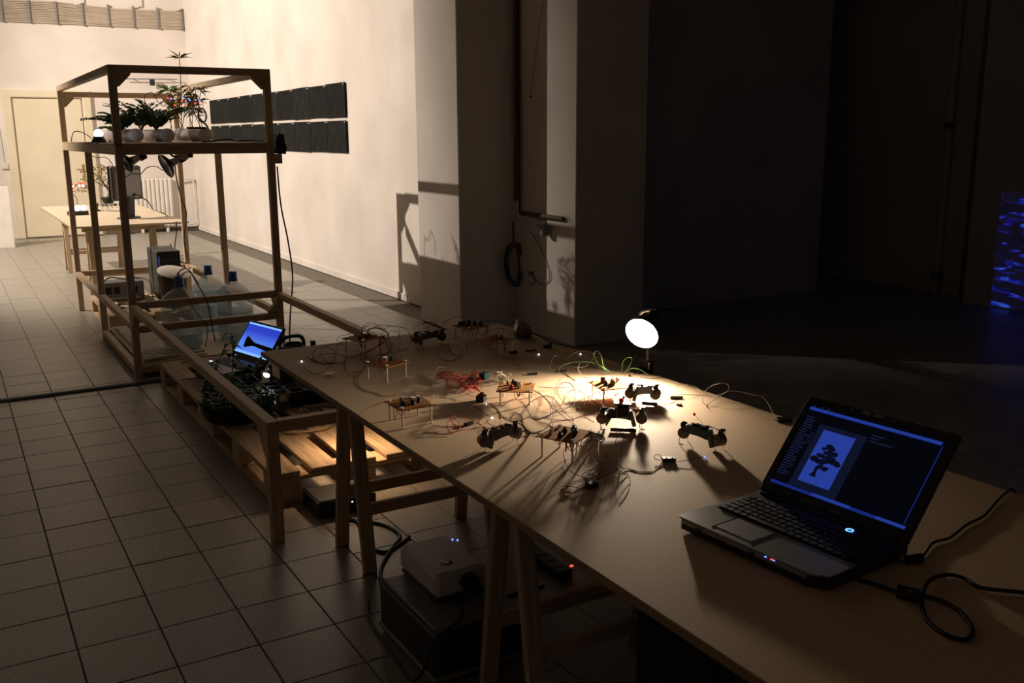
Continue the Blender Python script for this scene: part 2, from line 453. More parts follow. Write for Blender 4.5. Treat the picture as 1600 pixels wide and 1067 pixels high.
# black sheets on the lit wall
for row, (z0, z1) in enumerate(((1.757, 2.108), (1.385, 1.722))):
    for i in range(10):
        y0 = 9.69+i*.579
        dx = random.Random(row*50+i)
        hh = z1-z0+dx.uniform(-.008, .008); ww = .572+dx.uniform(-.01, .006)
        sh = E_('wall_sheet', (3.73, y0+.29, z0), '', 'sheet', 'black sheets in two rows on the wall')
        pos = ('nearest', 'second', 'third', 'fourth', 'fifth', 'sixth', 'seventh', 'eighth', 'ninth', 'farthest')[i]
        sh['label'] = 'black sheet, %s from the near end of the %s wall row' % (pos, ('upper', 'lower')[row])
        M = T(3.728, y0+.29, (z0+z1)/2) @ RX(dx.uniform(-.008, .008))
        # board with a slightly curled face
        gg = G(); n = 6; vs = []
        for k in range(n+1):
            yy = -ww/2+ww*k/n; bow = .006*abs(2*k/n-1)**2
            for zz in (-hh/2, hh/2): vs += [V((-.006-bow, yy, zz)), V((.004-bow, yy, zz))]
        fs = []
        for k in range(n):
            a = k*4; b = a+4
            fs += [(a, b, b+2, a+2), (a+1, a+3, b+3, b+1), (a+2, b+2, b+3, a+3), (a, a+1, b+1, b)]
        fs += [(0, 2, 3, 1), (n*4, n*4+1, n*4+3, n*4+2)]
        gg.add(vs, fs)
        O('sheet_board', gg, 'black_sheet', sh, M)
        for k in (-1, 1):
            O('sheet_pin', shared('sheet_pin', lambda: G().cyl((-.02, 0, 0), (0, 0, 0), .008, n=8)), 'white_plastic', sh, M @ T(0, k*(ww/2-.02), hh/2-.015))

# cable, conduit and socket on the wall return
XR = 3.96
def wallp(x, y): return PX(x, y, XR-.02)
cdt = E_('conduit_run', wallp(815, 335), 'dark conduit running down the corner and turning along the wall', 'conduit')
pts = [PX(813, 0, XR-.03), PX(812, 100, XR-.03), PX(811, 200, XR-.03), PX(808, 300, XR-.03), PX(806, 335, XR-.03)]
O('conduit_drop', G().tube(spline([V((3.93, 6.58, 3.6)), V((3.93, 6.58, 2.6)), V((3.93, 6.575, 1.7)), V((3.93, 6.58, 1.05))], 6), .016, 8), 'rust', cdt)
O('conduit_drop', G().tube(spline([V((3.93, 6.54, 3.6)), V((3.94, 6.545, 2.2)), V((3.935, 6.53, 1.1)), V((3.93, 6.52, .95))], 6), .009, 8), 'cable_black', cdt)
O('conduit_arm', G().cyl(PX(815, 333, XR-.02), PX(880, 342, XR-.02), .018, n=10), 'rust', cdt)
so = E_('socket_box', wallp(850, 352), 'white double socket box with grey plug under the conduit', 'socket')
p = wallp(845, 353); O('socket_plate', G().box(p+V((.005, 0, 0)), (.03, .1, .08), ch=.005), 'white_plastic', so)
p2 = wallp(856, 354); O('socket_plug', G().box(p2+V((-.03, 0, -.025)), (.06, .06, .09), ch=.008), 'grey_plastic', so)
for dy in (-.02, .02): O('socket_hole', G().cyl(p+V((-.012, dy, 0)), p+V((-.016, dy, 0)), .008, n=8), 'black_matte', so)
cc = E_('cable_coil', (3.9, 6.57, .75), 'coil of dark cable hanging on the column corner', 'cable coil')
ctr = PY(803, 413, 6.57)
for k in range(7):
    rx, rz = .06+.006*k*random.random()*2, .15+.02*random.random()
    cpt = ctr+V((random.uniform(-.02, .02), -.004*k, random.uniform(-.02, .02)))
    pts = [cpt+V((rx*math.cos(t), .012*math.sin(2*t+k), rz*math.sin(t))) for t in [2*math.pi*i/24 for i in range(24)]]
    O('cable_turn', G().tube(pts, .007, 6, closed=True), 'cable_black' if k % 3 else 'grey_plastic', cc)
O('cable_hanger', G().cyl(ctr+V((0, 0, .15)), ctr+V((0, .01, .34)), .006, n=6), 'cable_black', cc)
wc = E_('thin_wall_cable', wallp(850, 440), 'thin grey cable looping on the wall under the socket', 'cable')
pts = [PX(x, y, XR-.012) for x, y in ((828, 362), (840, 380), (853, 410), (859, 430), (855, 440), (845, 444), (836, 436), (830, 428), (836, 440), (832, 444), (826, 442))]
O('cable_line', G().tube(spline(pts, 6), .004, 6), 'grey_plastic', wc)
O('cable_plug', G().box(PX(829, 427, XR-.02), (.03, .04, .03), ch=.005), 'grey_plastic', wc)
tw = E_('hanging_thread', wallp(838, 100), 'fine dark wire hanging across the wall return', 'wire')
O('thread_line', G().tube([PX(849, 0, XR-.015), PX(840, 60, XR-.015), PX(829, 150, XR-.015)], .002, 5), 'rust', tw)
O('thread_hook', G().box(PX(829, 151, XR-.01), (.02, .012, .012), ch=.002), 'rust', tw)

# dark side: vertical pipe and projected light built as a thin glowing panel
pp = E_('wall_pipe', (8.4, 5.95, 0), 'vertical pipe on the dark wall left of the blue projection', 'pipe')
O('pipe_run', G().cyl((8.4, 5.93, 0), (8.4, 5.93, 4.3), .035, n=12), 'plaster_dimmed', pp)
for z in (.15, 1.6, 3.0): O('pipe_clamp', G().cyl((8.4, 5.93, z), (8.4, 5.93, z+.06), .05, n=12), 'rust', pp)
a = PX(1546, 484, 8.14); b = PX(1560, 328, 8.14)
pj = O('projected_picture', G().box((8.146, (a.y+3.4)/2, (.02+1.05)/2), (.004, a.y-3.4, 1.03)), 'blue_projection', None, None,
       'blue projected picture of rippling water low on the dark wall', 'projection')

# black cable strip across the floor
fs_ = E_('floor_cable_strip', (0, 6.3, 0), 'flat black strip lying across the floor up to the pallet', 'cable cover')
O('strip_band', G().prism([(-.045, 0), (-.03, .009), (.03, .009), (.045, 0)], 0, 3.0, T(1.1, 6.365, .001) @ Matrix(((0, 0, -1, 0), (1, 0, 0, 0), (0, 1, 0, 0), (0, 0, 0, 1))) @ I4), 'black_matte', fs_)
O('strip_rib', G().box((-.4, 6.365, .011), (3.0, .012, .003)), 'black_plastic', fs_)

# spotlight fixture of the hall (above the frame)
sf = E_('ceiling_spotlight', FLOOD_AT+V((0, 0, .4)), 'black ceiling spotlight aimed at the cream wall', 'spotlight')
dn = (FLOOD_TO-FLOOD_AT).normalized()
O('lamp_housing', G().cyl(FLOOD_AT-dn*.28, FLOOD_AT-dn*.06, .1, .12, n=20), 'black_plastic', sf)
O('lamp_yoke', G().cyl(FLOOD_AT-dn*.16, V((FLOOD_AT.x-dn.x*.16, FLOOD_AT.y-dn.y*.16, CEIL)), .015, n=8), 'black_plastic', sf)

# ------------------------------------------------------------------ timber frame
XL, XRT = .985, 1.955
Y0, Y1, Y2, Y3 = 3.49, 6.535, 7.98, 9.46
TW = .046
fr = E_('timber_frame', ((XL+XRT)/2, 6.5, 0), 'long pine timber frame with a tall shelf bay, low rails and corner braces', 'frame')
def post(x, y, z0, z1, name='post'): return bar(name, (x, y, z0), (x, y, z1), TW, TW, 'pine', fr, up=V((0, 1, 0)))
def rail(p0, p1, w=TW, h=TW, name='rail'): return bar(name, p0, p1, w, h, 'pine', fr)
for x in (XL, XRT): post(x, Y0, 0, .449)
for x in (XL, XRT):
    post(x, Y1, 0, 1.45); post(x, Y1, 1.45, 2.0)
    post(x, Y2, 0, 1.45); post(x, Y3, 0, 1.45); post(x, Y3, 1.52, 1.955)
    rail((x, Y0-TW/2, .472), (x, Y1-TW/2, .472))
    rail((x, Y1+TW/2, .34), (x, Y2-TW/2, .34)); rail((x, Y2+TW/2, .34), (x, Y3-TW/2, .34))
    rail((x, Y1+TW/2, 1.978), (x, Y3+TW/2, 1.978))
    rail((x, Y1+TW/2, 1.478), (x, Y3+TW/2, 1.478), h=.056)
    rail((x, Y1+TW/2, .05), (x, Y2-TW/2, .05), h=.05)
rail((XL+TW/2, Y0, .472), (XRT-TW/2, Y0, .472))
rail((XL+TW/2, Y1, .482), (XRT-TW/2, Y1, .482)); rail((XL+TW/2, Y1, .325), (XRT-TW/2, Y1, .325))
rail((XL+TW/2, Y1, .055), (XRT-TW/2, Y1, .055), h=.05)
rail((XL+TW/2, Y1, 1.977), (XRT-TW/2, Y1, 1.977)); rail((XL+TW/2, Y1, 1.478), (XRT-TW/2, Y1, 1.478), h=.056)
rail((XL+TW/2, Y3, 1.93), (XRT-TW/2, Y3, 1.93)); rail((XL+TW/2, Y3, .34), (XRT-TW/2, Y3, .34))
rail((XL+TW/2, Y2, .05), (XRT-TW/2, Y2, .05), h=.05); rail((XL+TW/2, Y3, 1.478), (XRT-TW/2, Y3, 1.478), h=.056)
def brace(c, d1, d2, L=.13):
    c = V(c); d1 = V(d1); d2 = V(d2)
    n_ = d1.cross(d2).normalized()
    M = Matrix((d1, d2, n_)).transposed().to_4x4(); M.translation = c
    O('corner_brace', G().prism([(0, 0), (L, 0), (L, .012), (.012, L), (0, L)], -.02, .02, M), 'pine', fr)
h = TW/2
brace((XL+h, Y1, 1.954), (1, 0, 0), (0, 0, -1), .085); brace((XRT-h, Y1, 1.954), (-1, 0, 0), (0, 0, -1), .085)
brace((XL+h, Y3, 1.907), (1, 0, 0), (0, 0, -1), .085); brace((XRT-h, Y3, 1.907), (-1, 0, 0), (0, 0, -1), .085)
brace((XRT-h, Y1, .302+.05), (-1, 0, 0), (0, 0, 1), .06); brace((XRT, Y1+h, .449), (0, 1, 0), (0, 0, -1), .11)
brace((XL, Y0+h, .449), (0, 1, 0), (0, 0, -1), .11); brace((XL, Y1-h, .449), (0, -1, 0), (0, 0, -1), .11)
brace((XRT, Y3-h, 1.954), (0, -1, 0), (0, 0, -1), .2)
# shelf boards: two dark-faced planks
for k in range(2):
    xw = (XRT-XL+TW)/2
    O('shelf_board', G().box((XL-h+xw*(k+.5), (Y1+Y3)/2, 1.514), (xw-.003, Y3-Y1+TW, .016), ch=.002), 'pine', fr)
O('base_board', G().box(((XL+XRT)/2, (Y1+Y2)/2, .083), (XRT-XL-.06, Y2-Y1-.05, .014), ch=.002), 'pale_board', fr)

# ribbed white mat on the low platform
rm = E_('ribbed_mat', (1.3, 7.2, .09), 'white ribbed mat on the low platform beside the water jugs', 'mat')
O('mat_base', G().box((1.24, (Y1+Y2)/2, .096), (.42, 1.34, .01), ch=.002), 'ribbed_white', rm)
rbm = shared('mat_rib', lambda: G().box((0, 0, 0), (.42, .034, .026), ch=.008))
for i in range(19): O('mat_rib', rbm, 'ribbed_white', rm, T(1.24, Y1+.08+i*.068, .107) @ RZ(.18))

# ------------------------------------------------------------------ pallets
def pallet(x0, y0, L, W, label, along='y'):
    r = E_('pallet', (x0+W/2, y0+L/2, 0), label, 'pallet', 'wooden pallets')
    nb = 5; bw = .125; gap = (W-nb*bw)/(nb-1)
    for i in range(nb):
        x = x0+bw/2+i*(bw+gap)
        bar('deck_board', (x, y0, .134), (x, y0+L, .134), bw, .022, 'pallet_wood', r)
    for j in range(3):
        y = y0+.07+j*(L-.14)/2
        bar('cross_board', (x0, y, .112), (x0+W, y, .112), .14, .02, 'pallet_wood', r)
        for i in (0, 1, 2):
            x = x0+.06+i*(W-.12)/2
            O('block', shared('pallet_block', lambda: G().box((0, 0, 0), (.12, .14, .08), ch=.003)), 'pallet_wood', r, T(x, y, .062))
    for i in (0, 1, 2):
        x = x0+.06+i*(W-.12)/2
        bar('skid_board', (x, y0, .011), (x, y0+L, .011), .11, .02, 'pallet_wood', r)
pallet(1.075, 5.08, 1.2, .83, 'wooden pallet under the small blue laptop')
pallet(1.075, 3.84, 1.2, .83, 'wooden pallet with bare boards near the trestle legs')
pallet(1.05, 8.2, 1.15, .83, 'wooden pallet under the computer tower in the tall bay')

# ------------------------------------------------------------------ tables and trestles
HT = .74
def table(y0, y1, mat, label, group=None):
    t = E_('work_table', (1.535, (y0+y1)/2, HT-.02), label, 'table')
    O('board', G().box((1.535, (y0+y1)/2, HT-.009), (1.07, y1-y0, .018), ch=.0015), mat, t)
    g = G()
    for x in (1.0-.0012, 2.07+.0012): g.box((x, (y0+y1)/2, HT-.009), (.002, y1-y0-.004, .0165))
    O('edge_band', g, 'mdf_edge', t)
    for x in (1.25, 1.62): bar('under_batten', (x, y0+.1, HT-.025), (x, y1-.1, HT-.025), .04, .014, 'pine', t)
    return t
table(.52, 3.618, 'mdf', 'long brown fibreboard work top strewn with electronics')
table(9.8, 12.95, 'pale_board', 'pale far work top carrying the monitor and bonsai')
def trestle(yc, x0, x1, label):
    t = E_('trestle', ((x0+x1)/2, yc, 0), label, 'trestle', 'pine A-frame trestles')
    zt = HT-.032-.03
    bar('top_beam', (x0-.06, yc, zt), (x1+.12, yc, zt), .06, .06, 'pine', t)
    for x in (x0, x1):
        for s in (-1, 1):
            bar('leg', (x, yc+s*.142, .001), (x, yc+s*.042, zt-.005), .05, .026, 'pine', t, up=V((0, 1, 0)))
    for s in (-1, 1):
        z = .23; f = .142-.1*(z/zt)
        bar('stretcher', (x0+.02, yc+s*(f-.001), z), (x1-.02, yc+s*(f-.001), z), .022, .045, 'pine', t)
trestle(3.185, 1.19, 1.71, 'pine trestle under the work top beside the low frame end')
trestle(2.02, 1.19, 1.71, 'pine trestle in front of the floor projector')
trestle(.95, 1.19, 1.71, 'pine trestle at the near end under the laptop')
trestle(10.25, 1.2, 1.8, 'pine trestle nearest under the pale far table')
trestle(12.4, 1.2, 1.8, 'pine trestle farthest under the pale far table')

# ------------------------------------------------------------------ near laptop
FLp = PZ(1058, 826, HT); FRp = PZ(1285, 930, HT)
ux = (FRp-FLp).normalized(); LW = (FRp-FLp).length; uy = V((0, 0, 1)).cross(ux)
ML = Matrix((ux, uy, V((0, 0, 1)))).transposed().to_4x4(); ML.translation = FLp+V((0, 0, .0008))
LD, LH = .262, .25
lp = E_('laptop', ML, 'large open silver laptop with a bonsai silhouette on its screen', 'laptop')
g = G().prism([(.012, 0), (LW-.03, 0), (LW, .02), (LW, LD), (0, LD), (0, .012)], .004, .027)
base = O('base', g, 'black_plastic', lp, ML)
O('palm_rest', G().prism([(.006, -.001), (LW-.03, -.001), (LW-.001, .02), (LW-.001, .098), (.001, .098), (.001, .006)], .0272, .0302), 'silver_plastic', base, ML)
O('front_lip', G().box((LW*.5-.012, .004, .021), (LW-.045, .012, .013), ch=.004), 'silver_plastic', base, ML)
O('touchpad', G().box((.135, .055, .0305), (.095, .07, .0015), ch=.0005), 'grey_plastic', base, ML)
for x in (.085, .187): O('touchpad_groove', G().box((x, .055, .0308), (.0012, .082, .0016)), 'steel', base, ML)
O('latch_button', G().box((.065, -.003, .021), (.014, .003, .004)), 'black_plastic', base, ML)
O('latch_button', G().box((.205, -.003, .021), (.014, .003, .004)), 'black_plastic', base, ML)
O('deck', G().box((LW/2, .178, .0283), (LW-.006, .158, .003), ch=.001), 'key_black', base, ML)
for x, m_ in ((.238, 'led_blue'), (.252, 'led_red'), (.258, 'led_blue')):
    O('status_light', G().box((x, -.002, .0255), (.0035, .0025, .0014)), m_, base, ML)
kb = O('keyboard', G().box((LW/2, .158, .0302), (LW-.03, .108, .0012)), 'black_matte', lp, ML)
k1 = shared('key', lambda: G().box((0, 0, 0), (.0162, .0145, .0035), ch=.001))
k2 = shared('key_wide', lambda: G().box((0, 0, 0), (.03, .0145, .0035), ch=.001))
k3 = shared('key_space', lambda: G().box((0, 0, 0), (.1, .0145, .0035), ch=.001))
for r in range(6):
    y = .111+r*.0183; x = .02; k = 0
    while x < LW-.022:
        kind_, w = (k1, .0186)
        if r == 0 and k == 4: kind_, w = k3, .1024
        elif (k == 0 and r in (1, 2, 3)) or (r in (1, 2) and x > LW-.085 and x < LW-.06): kind_, w = k2, .0324
        if x+w > LW-.015: break
        O('key', kind_, 'key_black', kb, ML @ T(x+w/2, y, .0322)); x += w; k += 1
O('power_ring', G().lathe([(.0055, 0), (.0085, 0), (.0085, .001), (.0055, .001), (.0055, 0)], 20, T(.262, .226, .0303), caps=False), 'led_ring', base, ML)
O('hinge_cover', G().box((LW/2, LD-.012, .031), (LW-.03, .02, .006), ch=.002), 'black_plastic', base, ML)
th = math.radians(130-90)
MS = ML @ T(0, LD-.004, .031) @ RX(math.pi/2-th)      # screen local: x right, y up the lid, z towards the user
MS = ML @ T(0, LD-.004, .031) @ Matrix(((1, 0, 0, 0), (0, math.sin(th), -math.cos(th), 0), (0, math.cos(th), math.sin(th), 0), (0, 0, 0, 1)))
lid = O('lid', G().box((LW/2, LH/2, -.006), (LW, LH, .01), ch=.003), 'black_plastic', lp, MS)
for nm, c, d in (('bezel', (LW/2, LH-.008, .001), (LW-.004, .016, .004)), ('bezel', (LW/2, .012, .001), (LW-.004, .024, .004)), ('bezel', (.008, LH/2, .001), (.016, LH-.03, .004)), ('bezel', (LW-.008, LH/2, .001), (.016, LH-.03, .004))):
    O(nm, G().box(c, d, ch=.001), 'black_matte', lid, MS)
for x, w, y in ((.155, .02, LH-.006), (.185, .022, LH-.006), (.12, .005, LH-.006), (.225, .005, LH-.006), (.07, .006, .012), (.075, .006, .012), (.135, .05, .011), (.2, .03, .01)):
    O('exposed_metal_clip', G().box((x, y, .0034), (w, .006, .001)), 'grey_plastic' if y > .1 else 'rust', lid, MS)
sw0, sw1, sh0, sh1 = .017, LW-.017, .025, LH-.017
scr = O('screen', G().box(((sw0+sw1)/2, (sh0+sh1)/2, .0006), (sw1-sw0, sh1-sh0, .002)), 'screen_black', lp, MS)
SW, SH = sw1-sw0, sh1-sh0
def sp_(u, v): return sw0+SW*u, sh0+SH*v          # screen fractions, u right, v up
def srect(name, u0, v0, u1, v1, mat, lay=1):
    a, b = sp_(u0, v0), sp_(u1, v1)
    return O(name, G().box(((a[0]+b[0])/2, (a[1]+b[1])/2, .0017+.0002*lay), (b[0]-a[0], b[1]-a[1], .0002)), mat, scr, MS)
srect('title_bar', 0, .935, .97, .965, 'screen_bar_light')
srect('title_bar_shade', 0, .925, .97, .935, 'screen_bar')
srect('task_bar', 0, 0, 1, .035, 'screen_bar')
srect('task_bar_light', .33, .008, .62, .038, 'screen_bar_light', 2)
srect('task_bar_light', .8, .008, 1, .036, 'screen_bar_light', 2)
srect('window_backdrop', .135, .04, .5, .8, 'screen_navy')
srect('picture_window', .185, .12, .43, .745, 'screen_window', 2)
srect('window_edge', .978, .05, .984, .92, 'screen_bar')
for x in (.02, .08, .13): srect('tool_icon', x, .972, x+.018, .99, 'screen_text')
rr = random.Random(3)
for i in range(24):
    v = .84-i*.031
    srect('text_line', .012, v, .012+rr.uniform(.05, .1), v+.012, 'screen_text')
for i in range(3): srect('text_line', .52, .83-i*.035, .52+(.09, .06, .17)[i], .842-i*.035, 'screen_text')
for i in range(5): srect('text_line', .1, .66-i*.028, .13, .67-i*.028, 'screen_text', 2)
# bonsai silhouette: one foliage cloud per piece plus trunk
def blob(u, v, ru, rv, seed):
    q = random.Random(seed); n = 22; poly = []
    for i in range(n):
        t = 2*math.pi*i/n; k = q.uniform(.72, 1.08)
        poly.append(sp_(u+ru*k*math.cos(t), v+rv*k*math.sin(t)))
    O('silhouette_cloud', G().prism(poly, .0022, .0025), 'screen_ink', scr, MS)
def wn(a, b): return .185+.245*a, .745-.625*b
for i, (a, b, ra, rb) in enumerate(((.42, .27, .13, .05), (.5, .31, .14, .05), (.3, .33, .1, .03), (.5, .39, .2, .05), (.68, .38, .1, .05), (.3, .47, .16, .045), (.16, .55, .15, .06), (.3, .57, .16, .05), (.6, .48, .2, .06), (.74, .52, .2, .06), (.88, .54, .1, .05), (.58, .67, .14, .045), (.48, .55, .14, .05))):
    u, v = wn(a, b); blob(u, v, ra*.245, rb*.625, i)
tr = [wn(*p) for p in ((.24, .86), (.46, .86), (.42, .8), (.4, .74), (.46, .68), (.5, .6), (.46, .55), (.38, .62), (.3, .7), (.32, .78))]
O('silhouette_trunk', G().prism([sp_(*p) for p in tr], .0022, .0025), 'screen_ink', scr, MS)

# cables by the laptop
def cable(name, pts, r, mat, label, cat='cable', k=8, n=8):
    pts = [V(p) for p in pts]
    e = E_(name, pts[0], label, cat)
    O('cord', G().tube(spline(pts, k), r, n), mat, e)
    return e
def tp(x, y, h=0): return PZ(x, y, HT+h)
c1 = cable('power_cable', [tp(1398, 872, .012), tp(1412, 876, .006), tp(1440, 869, .004), tp(1458, 848, .004), tp(1484, 840, .004), tp(1510, 820, .004), tp(1537, 806, .004), tp(1556, 785, .004), tp(1572, 770, .004), V((2.084, 1.215, HT-.004)), V((2.1, 1.2, HT-.1)), V((2.11, 1.19, .35))], .003, 'cable_black', 'thin black cable running from the laptop back over the table edge')
O('ferrite_bead', G().cyl(tp(1417, 875, .009), tp(1440, 871, .009), .009, n=12), 'black_plastic', c1)
lp_pts = [(1340, 905), (1375, 915), (1405, 925), (1440, 930), (1470, 938), (1500, 955), (1518, 980), (1515, 996), (1500, 999), (1475, 990), (1450, 970), (1441, 948), (1442, 925), (1455, 905), (1480, 898), (1505, 903), (1530, 917), (1560, 922), (1600, 926), (1680, 938)]
c2 = cable('charger_cable', [tp(x, y, .005 if i not in (12, 13) else .012) for i, (x, y) in enumerate(lp_pts)], .004, 'cable_black', 'looped black charger cable on the table right of the laptop')
O('ferrite_bead', G().cyl(tp(1402, 923, .0125), tp(1436, 931, .0125), .0125, n=12), 'black_plastic', c2)
O('printed_arrow', G().prism([(0, .004), (.01, 0), (0, -.004), (.002, 0)], 0, .0004, T(tp(1419, 924, .0255))), 'chalk', c2)

# ------------------------------------------------------------------ table lamp
LC = V((2.0, 2.514, .897)); LR = .06
toc = (EYE-LC).normalized()
k44 = math.radians(43)
LN = (toc*math.cos(k44)+(RT*-.57-UP*.82)*math.sin(k44)).normalized()
d_, s_, u_ = frame_of(LN)
MLp = Matrix((s_, u_, d_)).transposed().to_4x4(); MLp.translation = LC
lm = E_('table_lamp', (2.05, 2.56, HT), 'glowing round reflector lamp on a bent stem at the table edge', 'lamp')
O('reflector_cup', G().lathe([(LR-.001, .0), (.044, -.045), (.0, -.05)], 32, MLp, caps=False), 'steel', lm)
gb = G(); vs = [MLp @ V((0, 0, .004))]+[MLp @ V(((LR-.002)*math.cos(2*math.pi*i/32), (LR-.002)*math.sin(2*math.pi*i/32), .001)) for i in range(32)]
gb.add(vs, [(0, 1+i, 1+(i+1) % 32) for i in range(32)]); O('bulb_face', gb, 'bulb_face', lm)
O('lamp_shade', G().lathe([(LR, .004), (LR+.002, .002), (LR+.001, -.01), (.045, -.05), (.024, -.08), (.022, -.12), (.0, -.122)], 32, MLp, caps=False), 'black_plastic', lm)
tl = bpy.data.lights.new('table_lamp_beam', 'SPOT'); tl.energy = LAMP_W; tl.color = (1, .82, .62); tl.spot_size = math.radians(150); tl.spot_blend = 1; tl.shadow_soft_size = .02
tlo = bpy.data.objects.new('table_lamp_beam', tl); col.objects.link(tlo); tlo.location = LC+LN*.012; tlo.rotation_euler = LN.to_track_quat('-Z', 'Y').to_euler()
sk = MLp @ V((0, 0, -.12))
O('lamp_stem', G().tube(spline([sk, sk+V((.02, .02, .01)), V((2.09, 2.64, .93)), V((2.095, 2.6, .82)), V((2.085, 2.585, .76))], 7), .006, 8), 'steel', lm)
g = G().box((2.082, 2.585, HT-.005), (.022, .05, .085), ch=.003); g.box((2.055, 2.585, HT+.006), (.06, .05, .01), ch=.002); g.box((2.055, 2.585, HT-.04), (.06, .05, .008), ch=.002)
O('lamp_clamp', g, 'black_plastic', lm)
O('clamp_screw', G().cyl((2.045, 2.585, HT-.08), (2.045, 2.585, HT-.04), .006, n=8), 'steel', lm)

# warm work lamp clipped under the far end of the table, lighting the bare pallet
ul = E_('under_table_lamp', (1.5, 3.98, .5), 'small warm reflector lamp hanging below the far table end', 'lamp')
UL = V((1.5, 3.98, .5))
O('lamp_shade', G().lathe([(.055, -.055), (.057, -.055), (.056, .02), (.03, .055), (.016, .08), (0, .082)], 20, T(UL), caps=False), 'black_plastic', ul)
gb = G(); vs = [UL+V((0, 0, -.001))]+[UL+V((.05*math.cos(2*math.pi*i/20), .05*math.sin(2*math.pi*i/20), .003)) for i in range(20)]
gb.add(vs, [(0, 1+(i+1) % 20, 1+i) for i in range(20)]); O('bulb_face', gb, 'under_bulb', ul)
O('lamp_hanger', G().tube(spline([UL+V((0, 0, .08)), UL+V((0, -.05, .14)), V((UL.x, 3.66, .69)), V((UL.x, 3.6, HT-.023))], 6), .005, 8), 'steel', ul)

# ------------------------------------------------------------------ circuit boards on nail legs
BS = .115
def circuit_board(c, rot, label, caps, hgt=.056, wires=5, seed=0):
    M = T(c) @ RZ(rot)
    q = random.Random(seed)
    b = E_('circuit_board', M, label, 'circuit board', 'perforated boards on nail legs')
    O('board_plate', shared('board_plate', lambda: G().box((0, 0, 0), (BS, BS, .003), ch=.0006)), 'perfboard', b, M @ T(0, 0, hgt))
    for sx in (-1, 1):
        for sy in (-1, 1):
            g_ = shared('nail_%.3f' % hgt, lambda: G().cyl((0, 0, .0004), (0, 0, hgt+.004), .0029, n=8).cyl((0, 0, hgt+.004), (0, 0, hgt+.0065), .0055, n=10))
            O('nail_leg', g_, 'nail_steel', b, M @ T(sx*(BS/2-.012), sy*(BS/2-.012), 0))
    cap = shared('capacitor', lambda: G().cyl((0, 0, 0), (0, 0, .017), .008, n=12).cyl((0, 0, .017), (0, 0, .018), .0065, n=12))
    trm = shared('potentiometer', lambda: G().box((0, 0, .006), (.012, .012, .012), ch=.002).cyl((0, 0, .012), (0, 0, .017), .004, n=8))
    lit = shared('small_part', lambda: G().box((0, 0, .008), (.006, .006, .016), ch=.001))
    z = hgt+.0012
    for i, (x, y, t) in enumerate(caps):
        me, nm, mt = {'c': (cap, 'capacitor', 'black_plastic'), 'p': (trm, 'potentiometer', 'black_plastic'), 'w': (lit, 'ceramic_part', 'wire_white'), 's': (cap, 'steel_capacitor', 'steel'), 'r': (trm, 'red_part', 'wire_red')}[t]
        O(nm, me, mt, b, M @ T(x*BS/2, y*BS/2, z) @ RZ(q.random()))
    for i in range(wires):
        x, y = q.uniform(-.035, .035), q.uniform(-.035, .035); x2, y2 = x+q.uniform(-.03, .03), y+q.uniform(-.03, .03); dz = q.uniform(.02, hgt-.008)
        pts = spline([V((x, y, hgt)), V((x, y, hgt-dz*.6)), V(((x+x2)/2, (y+y2)/2, hgt-dz)), V((x2, y2, hgt-dz*.6)), V((x2, y2, hgt))], 4)
        O('under_wire', G().tube(pts, .0011, 5), q.choice(['wire_red', 'wire_dark', 'wire_brown']), b, M)
    return b
STD = ((-.5, -.25, 'p'), (.0, -.4, 'p'), (.25, .3, 'p'), (.45, -.1, 'p'), (-.35, .35, 'w'), (.15, -.05, 's'))
TALL = ((-.6, .5, 'c'), (-.2, .6, 'c'), (.2, .5, 'c'), (.4, .1, 'c'), (-.3, 0, 'p'), (.1, -.4, 'p'), (.5, -.5, 'c'))
def bc(x, y): p = PZ(x, y, HT); return V((p.x, p.y, HT))
circuit_board(V((1.337, 3.4, HT)), math.radians(24), 'circuit board on nails at the far left table corner amid dark wire loops', STD, seed=1)
circuit_board(V((1.252, 2.97, HT)), math.radians(22), 'dim circuit board on nails, second from the far left corner', ((-.4, -.1, 'r'), (0, .1, 's'), (.3, .2, 'p'), (.5, .1, 'p'), (-.2, .4, 'w')), seed=2)
circuit_board(V((1.106, 2.46, HT)), math.radians(0), 'circuit board on bright nails nearest the left table edge', STD, seed=3)
circuit_board(bc(736, 530), math.radians(10), 'dark circuit board with tall parts at the far table edge', TALL, seed=4)
circuit_board(bc(775, 553), math.radians(30), 'dark circuit board beside the black power adaptor', ((-.5, 0, 'w'), (-.2, .2, 'p'), (.4, .2, 'r'), (.2, -.3, 'p')), seed=5)
circuit_board(V((1.485, 2.49, HT)), math.radians(54), 'orange circuit board with a silver part in the middle of the table', ((-.2, -.2, 's'), (.1, .0, 'p'), (.5, .2, 'p'), (-.6, .2, 'r'), (.3, .5, 'w')), seed=6, hgt=.044)
circuit_board(V((1.76, 2.36, HT)), math.radians(-13), 'brightly lit circuit board right under the table lamp', ((-.4, -.1, 'p'), (0, -.2, 'p'), (.2, .3, 'p'), (-.3, .5, 'c'), (.5, .4, 'w'), (.1, .1, 'r')), seed=7, hgt=.044)
circuit_board(V((1.33, 1.977, HT)), math.radians(26), 'circuit board with black knobs in the brown foreground, wires hanging below', ((-.6, -.05, 'p'), (-.1, -.45, 'p'), (.05, .1, 'p'), (.25, -.35, 'p'), (.5, -.1, 'p'), (-.5, .5, 'w'), (-.3, .6, 'w'), (-.1, .7, 'w')), seed=8, wires=9)

